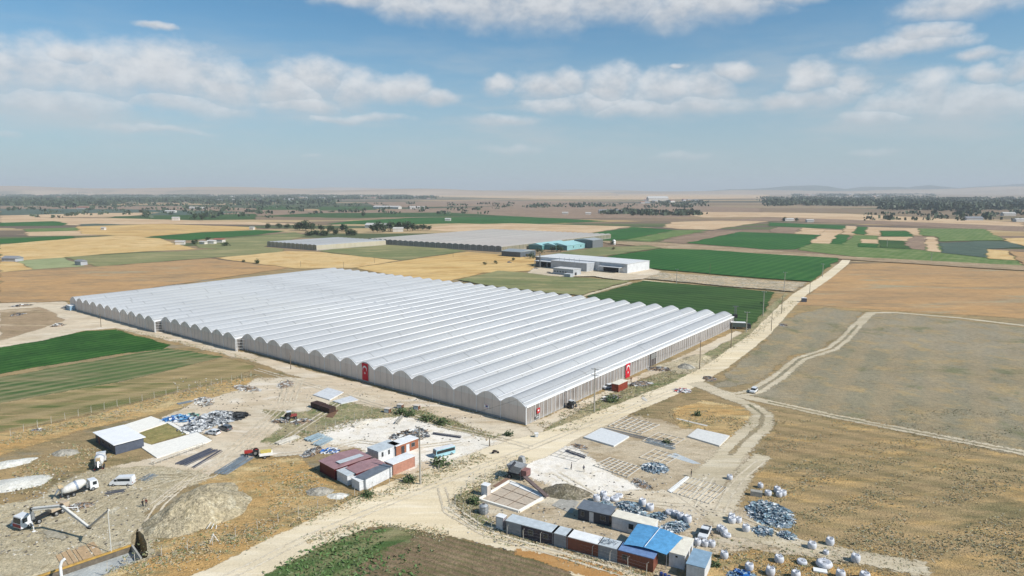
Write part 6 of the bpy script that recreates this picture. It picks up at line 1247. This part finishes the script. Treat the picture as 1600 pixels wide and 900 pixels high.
for i,(x,y,r,h,k,l) in enumerate([(957,627,2.6,1.5,1,'bright green bush beside the crossarm pole'),(627,646,2.4,1.0,1,'green bush on the bank below the hutches'),(640,650,2.2,.9,1,'second green bush on the hutch bank'),(668,657,2.6,.8,1,'green weeds clump on the track bank'),(690,662,2.6,.8,1,'last green clump on the track bank'),(740,786,1.8,.9,1,'green bush by the cream cabinet'),(573,776,1.7,.9,1,'vivid green bush below the roadside container'),(640,752,2.0,.9,1,'green bush at the foot of tall pole'),(690,728,2.8,.9,1,'green bush in front of the bus'),(1116,883,1.4,.7,1,'weeds behind the light blue cabin'),(1044,693,1.4,.8,0,'dark weed beside the tiled platform'),(1089,650,1.6,.9,0,'dark bush above the tiled platform'),(1190,476,1.5,1.2,0,'shrub at the pole by the green field'),(795,680,1.6,.7,0,'weed clump near the junction kiosk')]): bush(l,G(x,y),r,h,k,200+i)
def inside(p,poly):
    c=False; n=len(poly)
    for i in range(n):
        a,b=poly[i],poly[i-1]
        if (a.y>p.y)!=(b.y>p.y) and p.x<(b.x-a.x)*(p.y-a.y)/(b.y-a.y)+a.x: c=not c
    return c
# ---------------------------------------------------------------- stuff: weeds, crop rows, stones
def tufts(name,pts,mats,kinds,hmin,hmax,w,seed):
    rr=random.Random(seed); m=MB()
    PQ=inward([G(*p) for p in PITALL])
    for p in pts:
        if -115<p.x<-70 and p.y<135 and inside(p,PQ): continue
        k=rr.choice(kinds); s=rr.uniform(.6,1.4)
        for b in range(4):
            a=rr.uniform(0,6.3); q=Vector((p.x+rr.uniform(-w,w)*.6,p.y+rr.uniform(-w,w)*.6,0)); d=Vector((math.cos(a),math.sin(a),0))*w*s*.5; h=rr.uniform(hmin,hmax)*s; l=Vector((rr.uniform(-1.2,1.2),rr.uniform(-1.2,1.2),0))*h*1.3
            m.add([q-d,q+d,q+d*.4+l+Vector((0,0,h)),q-d*.5+l+Vector((0,0,h*.85))],[(0,1,2,3)],k)
    o=m.build(name,mats); return tag(o,kind='stuff')
def along(px,n,w,seed):
    rr=random.Random(seed); P=[G(*p) for p in px]; L=[(b-a).length for a,b in zip(P,P[1:])]; T=sum(L); out=[]
    while len(out)<n:
        t=rr.random()*T; i=0
        while t>L[i]: t-=L[i]; i+=1
        a,b=P[i],P[i+1]; d=(b-a)/L[i]; q=a+d*t+Vector((-d.y,d.x))*rr.gauss(0,w)
        if mn.noise(Vector((q.x*.12,q.y*.12,seed)))>-.25: out.append(q)
    return out
wd=[leafm('weed_green',(.20,.22,.10,1),(.26,.28,.14,1)),leafm('weed_dry',(.52,.40,.23,1),(.45,.34,.19,1)),leafm('weed_grey',(.42,.38,.28,1),(.35,.33,.23,1))]
pts=[]
for i,(px,n,w) in enumerate([([(160,900),(330,858),(430,825),(545,785),(650,752),(760,712)],2600,1.6),([(240,880),(330,835),(430,790),(500,755),(400,735)],1300,4),([(820,715),(770,745),(740,762),(715,785),(735,812),(780,838),(860,862),(940,882),(1010,903)],1900,1.3),([(850,685),(920,655),(1000,620),(1090,575),(1180,520),(1240,470)],1500,1.5),([(845,668),(900,640),(950,625),(1000,605),(1060,580)],1300,2.2),([(0,690),(150,655),(280,620),(400,585)],1500,2.5),([(440,690),(500,675),(580,652),(650,640),(720,668),(775,685)],1300,1.6),([(400,565),(250,527),(180,512)],500,1),([(1110,880),(1200,870),(1330,885)],700,4),([(1060,660),(1130,650),(1170,670)],500,5),([(0,770),(100,720),(150,700)],700,5),([(700,835),(560,822),(480,848)],700,1.2)]): pts+=along(px,n,w,i+1)
tufts('weeds',pts,wd,[0,1,1,2,2,0],.06,.26,.24,5)
rr=random.Random(77); pts=[]
while len(pts)<8000:
    x=rr.uniform(1010,1600); y=rr.uniform(640,905)
    if x<1180 and y<860: continue
    g=G(x,y)
    if mn.noise(Vector(((g.x*.9+g.y*.4)*.05,(g.y*.9-g.x*.4)*.16,1.)))>rr.uniform(-.2,.35): pts.append(g)
tufts('dry_weeds',pts,[leafm('field_weed',(.36,.34,.20,1),(.28,.28,.15,1)),wd[1],wd[2]],[0,0,2,1],.06,.2,.2,9)
rows=[]; fo_=Vector((math.cos(R_(-27)),math.sin(R_(-27)))); fn=Vector((-fo_.y,fo_.x)); poly=inward([G(*p) for p in[(372,915),(480,858),(560,828),(620,826),(700,842),(800,868),(880,892),(900,930),(380,945)]])
ce=sum(poly,Vector((0,0)))/len(poly)
for r_ in range(-45,46):
    for s in range(-120,120):
        p=ce+fn*(r_*1.1)+fo_*(s*.55+rnd.uniform(-.2,.2))
        if inside(p,poly):
            dens=mn.noise(Vector((p.x*.07,p.y*.07,4)))+(.5 if p.x<-24 else -.28)
            if dens>rnd.uniform(-.35,.35): rows.append(p+fn*rnd.uniform(-.12,.12))
tufts('crop_plants',rows,[leafm('crop_a',(.09,.17,.05,1),(.13,.22,.07,1)),leafm('crop_b',(.12,.17,.07,1),(.18,.2,.1,1))],[0,0,1],.15,.4,.42,11)
st=MB(); rr=random.Random(5)
for (x0,x1,y0,y1,n) in[(730,1120,740,860,700),(430,760,600,700,500),(0,240,740,870,500),(840,1020,580,670,260),(270,460,590,640,300)]:
    for _ in range(n):
        g=G(rr.uniform(x0,x1),rr.uniform(y0,y1)); s=rr.uniform(.06,.22); 
        if inside(g,inward(PHs)) if (PHs:=[G(*p) for p in PITALL]) else False: continue
        st.obox((g.x,g.y,s*.4),(s*2,s*1.4,s),rr.uniform(0,3),rr.randrange(3),rr.uniform(-.3,.3))
o=st.build('stone_rubble',[paint('stone_pale',(222,216,204),.8,.1),paint('stone_grey',(150,144,134),.8,.1),paint('stone_dark',(104,98,88),.8,.1)]); tag(o,kind='stuff')
# ---------------------------------------------------------------- far towns and woods
def woods(name,areas,seed,mat,hmin,hmax,tall=False):
    rr=random.Random(seed); m=MB()
    for (x0,x1,y0,y1,n) in areas:
        k=0
        while k<n:
            x=rr.uniform(x0,x1); u=rr.random(); y=1/((1-u)/(y1-HZ)+u/(y0-HZ))+HZ; g=G(x,y)
            if mn.noise(Vector((x*.05,y*.25,seed)))<-.12: k+=.25; continue
            k+=1; h=rr.uniform(hmin,hmax); r=h*(.26 if tall else .5); d=g.length/2500; sp=r*(1.2+1.3*d)
            for q in range(10):
                p=Vector((g.x+rr.gauss(0,sp),g.y+rr.gauss(0,r),rr.uniform(.2,.9)*h)); s=r*rr.uniform(.9,1.6); e=Matrix.Rotation(rr.uniform(0,6.3),3,'Z')@Matrix.Rotation(rr.uniform(-.6,.6),3,'X')
                m.add([p+e@Vector(v)*s for v in((-.6,-.1,-.6),(.6,.1,-.5),(.5,0,.6),(-.5,-.1,.7))],[(0,1,2,3)])
    return tag(m.build(name,mat),kind='stuff')
fl=leafm('far_leaf',(.05,.075,.04,1),(.075,.10,.05,1))
woods('woods',[(-80,440,300.5,304,2600),(-80,540,304,311,2300),(0,330,311,317,800),(-60,180,313,321,700),(300,520,309,320,420),(500,640,306,312,350),(620,680,308,311,80)],21,fl,9,16)
woods('poplar_woods',[(1190,1700,311,320,1300),(1200,1420,316,322.5,700),(1380,1700,318,329,1600),(1470,1520,328,331,60),(1240,1460,304,309,500)],22,fl,12,22,True)
woods('tree_belt',[(940,985,329,335,90),(990,1090,331,337,110),(820,990,319,325,60),(1010,1100,315,325,70),(1340,1700,333,345,70),(0,420,317,341,160),(400,800,318,335,90)],23,fl,5,10)
hw=[paint('far_wall_pale',(226,220,210),.7,.05,scale=.2),paint('far_wall_tan',(206,184,160),.7,.05,scale=.2),paint('far_wall_grey',(184,186,190),.7,.05,scale=.2)]; hr=[paint('far_roof_red',(170,110,90),.7,.08,scale=.2),paint('far_roof_pale',(214,210,204),.6,.05,scale=.2),paint('far_roof_grey',(150,152,156),.6,.05,scale=.2)]
def house(label,p,rz,L,D,h,wi,ri,group,name='house',cat='house'):
    r=thing(name,label,cat,p,rz,group); m=MB(); m.box(-L/2,L/2,-D/2,D/2,0,h); m.build('wall',hw[wi],r)
    m=MB(); o_=.6; m.add([(-L/2-o_,-D/2-o_,h),(L/2+o_,-D/2-o_,h),(L/2+o_,D/2+o_,h),(-L/2-o_,D/2+o_,h),(-L/2-o_,0,h+D*.22),(L/2+o_,0,h+D*.22)],[(0,1,5,4),(2,3,4,5),(0,4,3),(1,2,5),(0,3,2,1)]); m.build('roof',hr[ri],r)
rr=random.Random(31)
for (x0,x1,y0,y1,n,lab,gr) in[(30,330,303.5,310,70,'small pale house among trees of the far left town','houses of the far left town'),(250,470,307,316,34,'pale house at the near edge of the left town','houses at the near edge of the left town'),(470,680,305,311,44,'tiny house of the village beyond the dark fields','houses of the middle village'),(1235,1400,303.5,309,60,'tiny house of the village below the blue hills','houses of the right village'),(1000,1090,312,318,14,'pale building of the distant plant on the plain','buildings of the distant plant')]:
    for k in range(n):
        x=rr.uniform(x0,x1); y=rr.uniform(y0,y1); g=G(x,y); s=1+g.length/9000
        wi,ri=rr.randrange(3),rr.choice([0,0,1,1,2]); house(lab+[' with reddish roof',' with pale roof',' with grey roof'][ri],g,rr.uniform(-.6,.6),rr.uniform(10,20)*s,rr.uniform(8,12)*s,rr.uniform(4,11),wi,ri,gr)
FB=[(282,382,10,6,3.5,1,'white farm shed left of the farm bushes'),(331,381,9,6,3.5,1,'white farm shed in the middle of the farmstead'),(343,379,12,7,4,0,'brown-roofed farm shed at the farmstead end'),(318,381.5,8,5,3,1,'low pale shed of the farmstead'),(127,414,8,6,3.5,2,'small grey hut in the field left of greenhouse'),(20,408,14,9,3,2,'low grey-blue shed at the left edge'),(275,344.5,14,9,6,1,'white dome-like shed left of two dark trees'),(162,359.5,6,5,4,1,'tiny white hut in the straw fields'),(394,359,7,5,4,1,'white hut on the edge of the green strip'),
 (303,326.5,40,14,5,1,'long white farm hall before the left town'),(316,327,24,12,5,1,'shorter white farm hall before the left town'),(267,332,30,12,4,1,'pale low hall far left in the fields'),(130,326.5,40,14,5,0,'tan roofed hall at the town foot'),(158,316,60,30,8,1,'bright white building in the left town'),(605,326,110,20,6,1,'long pale hall on the far plain'),(652,326.5,50,16,6,1,'shorter pale hall on the far plain'),(700,345,12,8,4,1,'white hut in the far green strip'),(883,334.5,16,9,4,1,'small white shed on the plain, left'),(919,335,14,9,4,1,'small white shed on the plain, middle'),
 (952,333,60,16,7,2,'dark grey long hall on the plain, first'),(969,333.5,44,16,6,2,'dark grey long hall on the plain, second'),(1080,335,14,9,4,1,'white shed at the end of far farm row'),(1027,314,120,60,16,1,'large white plant on the distant plain'),(1232,345.5,20,10,4,1,'white sheds of the right far farmstead'),(1265,347,14,8,4,1,'small white shed right of the far farmstead'),(1342,320,110,24,6,1,'long pale hall among the right tree belt'),(1575,337,30,14,6,1,'white house on the far right plain, nearer'),(1592,346.5,20,10,5,1,'white house at the right edge of far plain'),(1520,344,36,14,5,2,'grey sheds on the far right plain'),(1215,316,90,20,4,1,'long pale low hall right of the plain'),(590,356,40,16,5,1,'pale green-roofed hall among trees behind old greenhouse'),(622,362,16,10,5,1,'white shed in the tree row behind old greenhouse')]
for x,y,L,D,h,ri,l in FB: house(l,G(x,y),rnd.uniform(-.5,.2),L,D,h,0 if ri!=2 else 2,ri,None,'farm_building','farm building')
for x,y,ty,l in[(121.5,306,297.5,'slender white minaret in left town, taller and left'),(143.5,307,299,'slender white minaret in left town, right one'),(211,306,301,'pale water tower right of the minarets')]:
    g=G(x,y); h=hpx((x,y),ty); m=MB(); m.lathe([(3,0),(2.6,h*.7),(4.2,h*.72),(4.2,h*.76),(2.2,h*.78),(2,h*.9),(.2,h)],8); o=m.build('minaret' if 'minaret' in l else 'water_tower',hw[0]); o.location=(g.x,g.y,0); tag(o,l,'minaret' if 'minaret' in l else 'water tower')
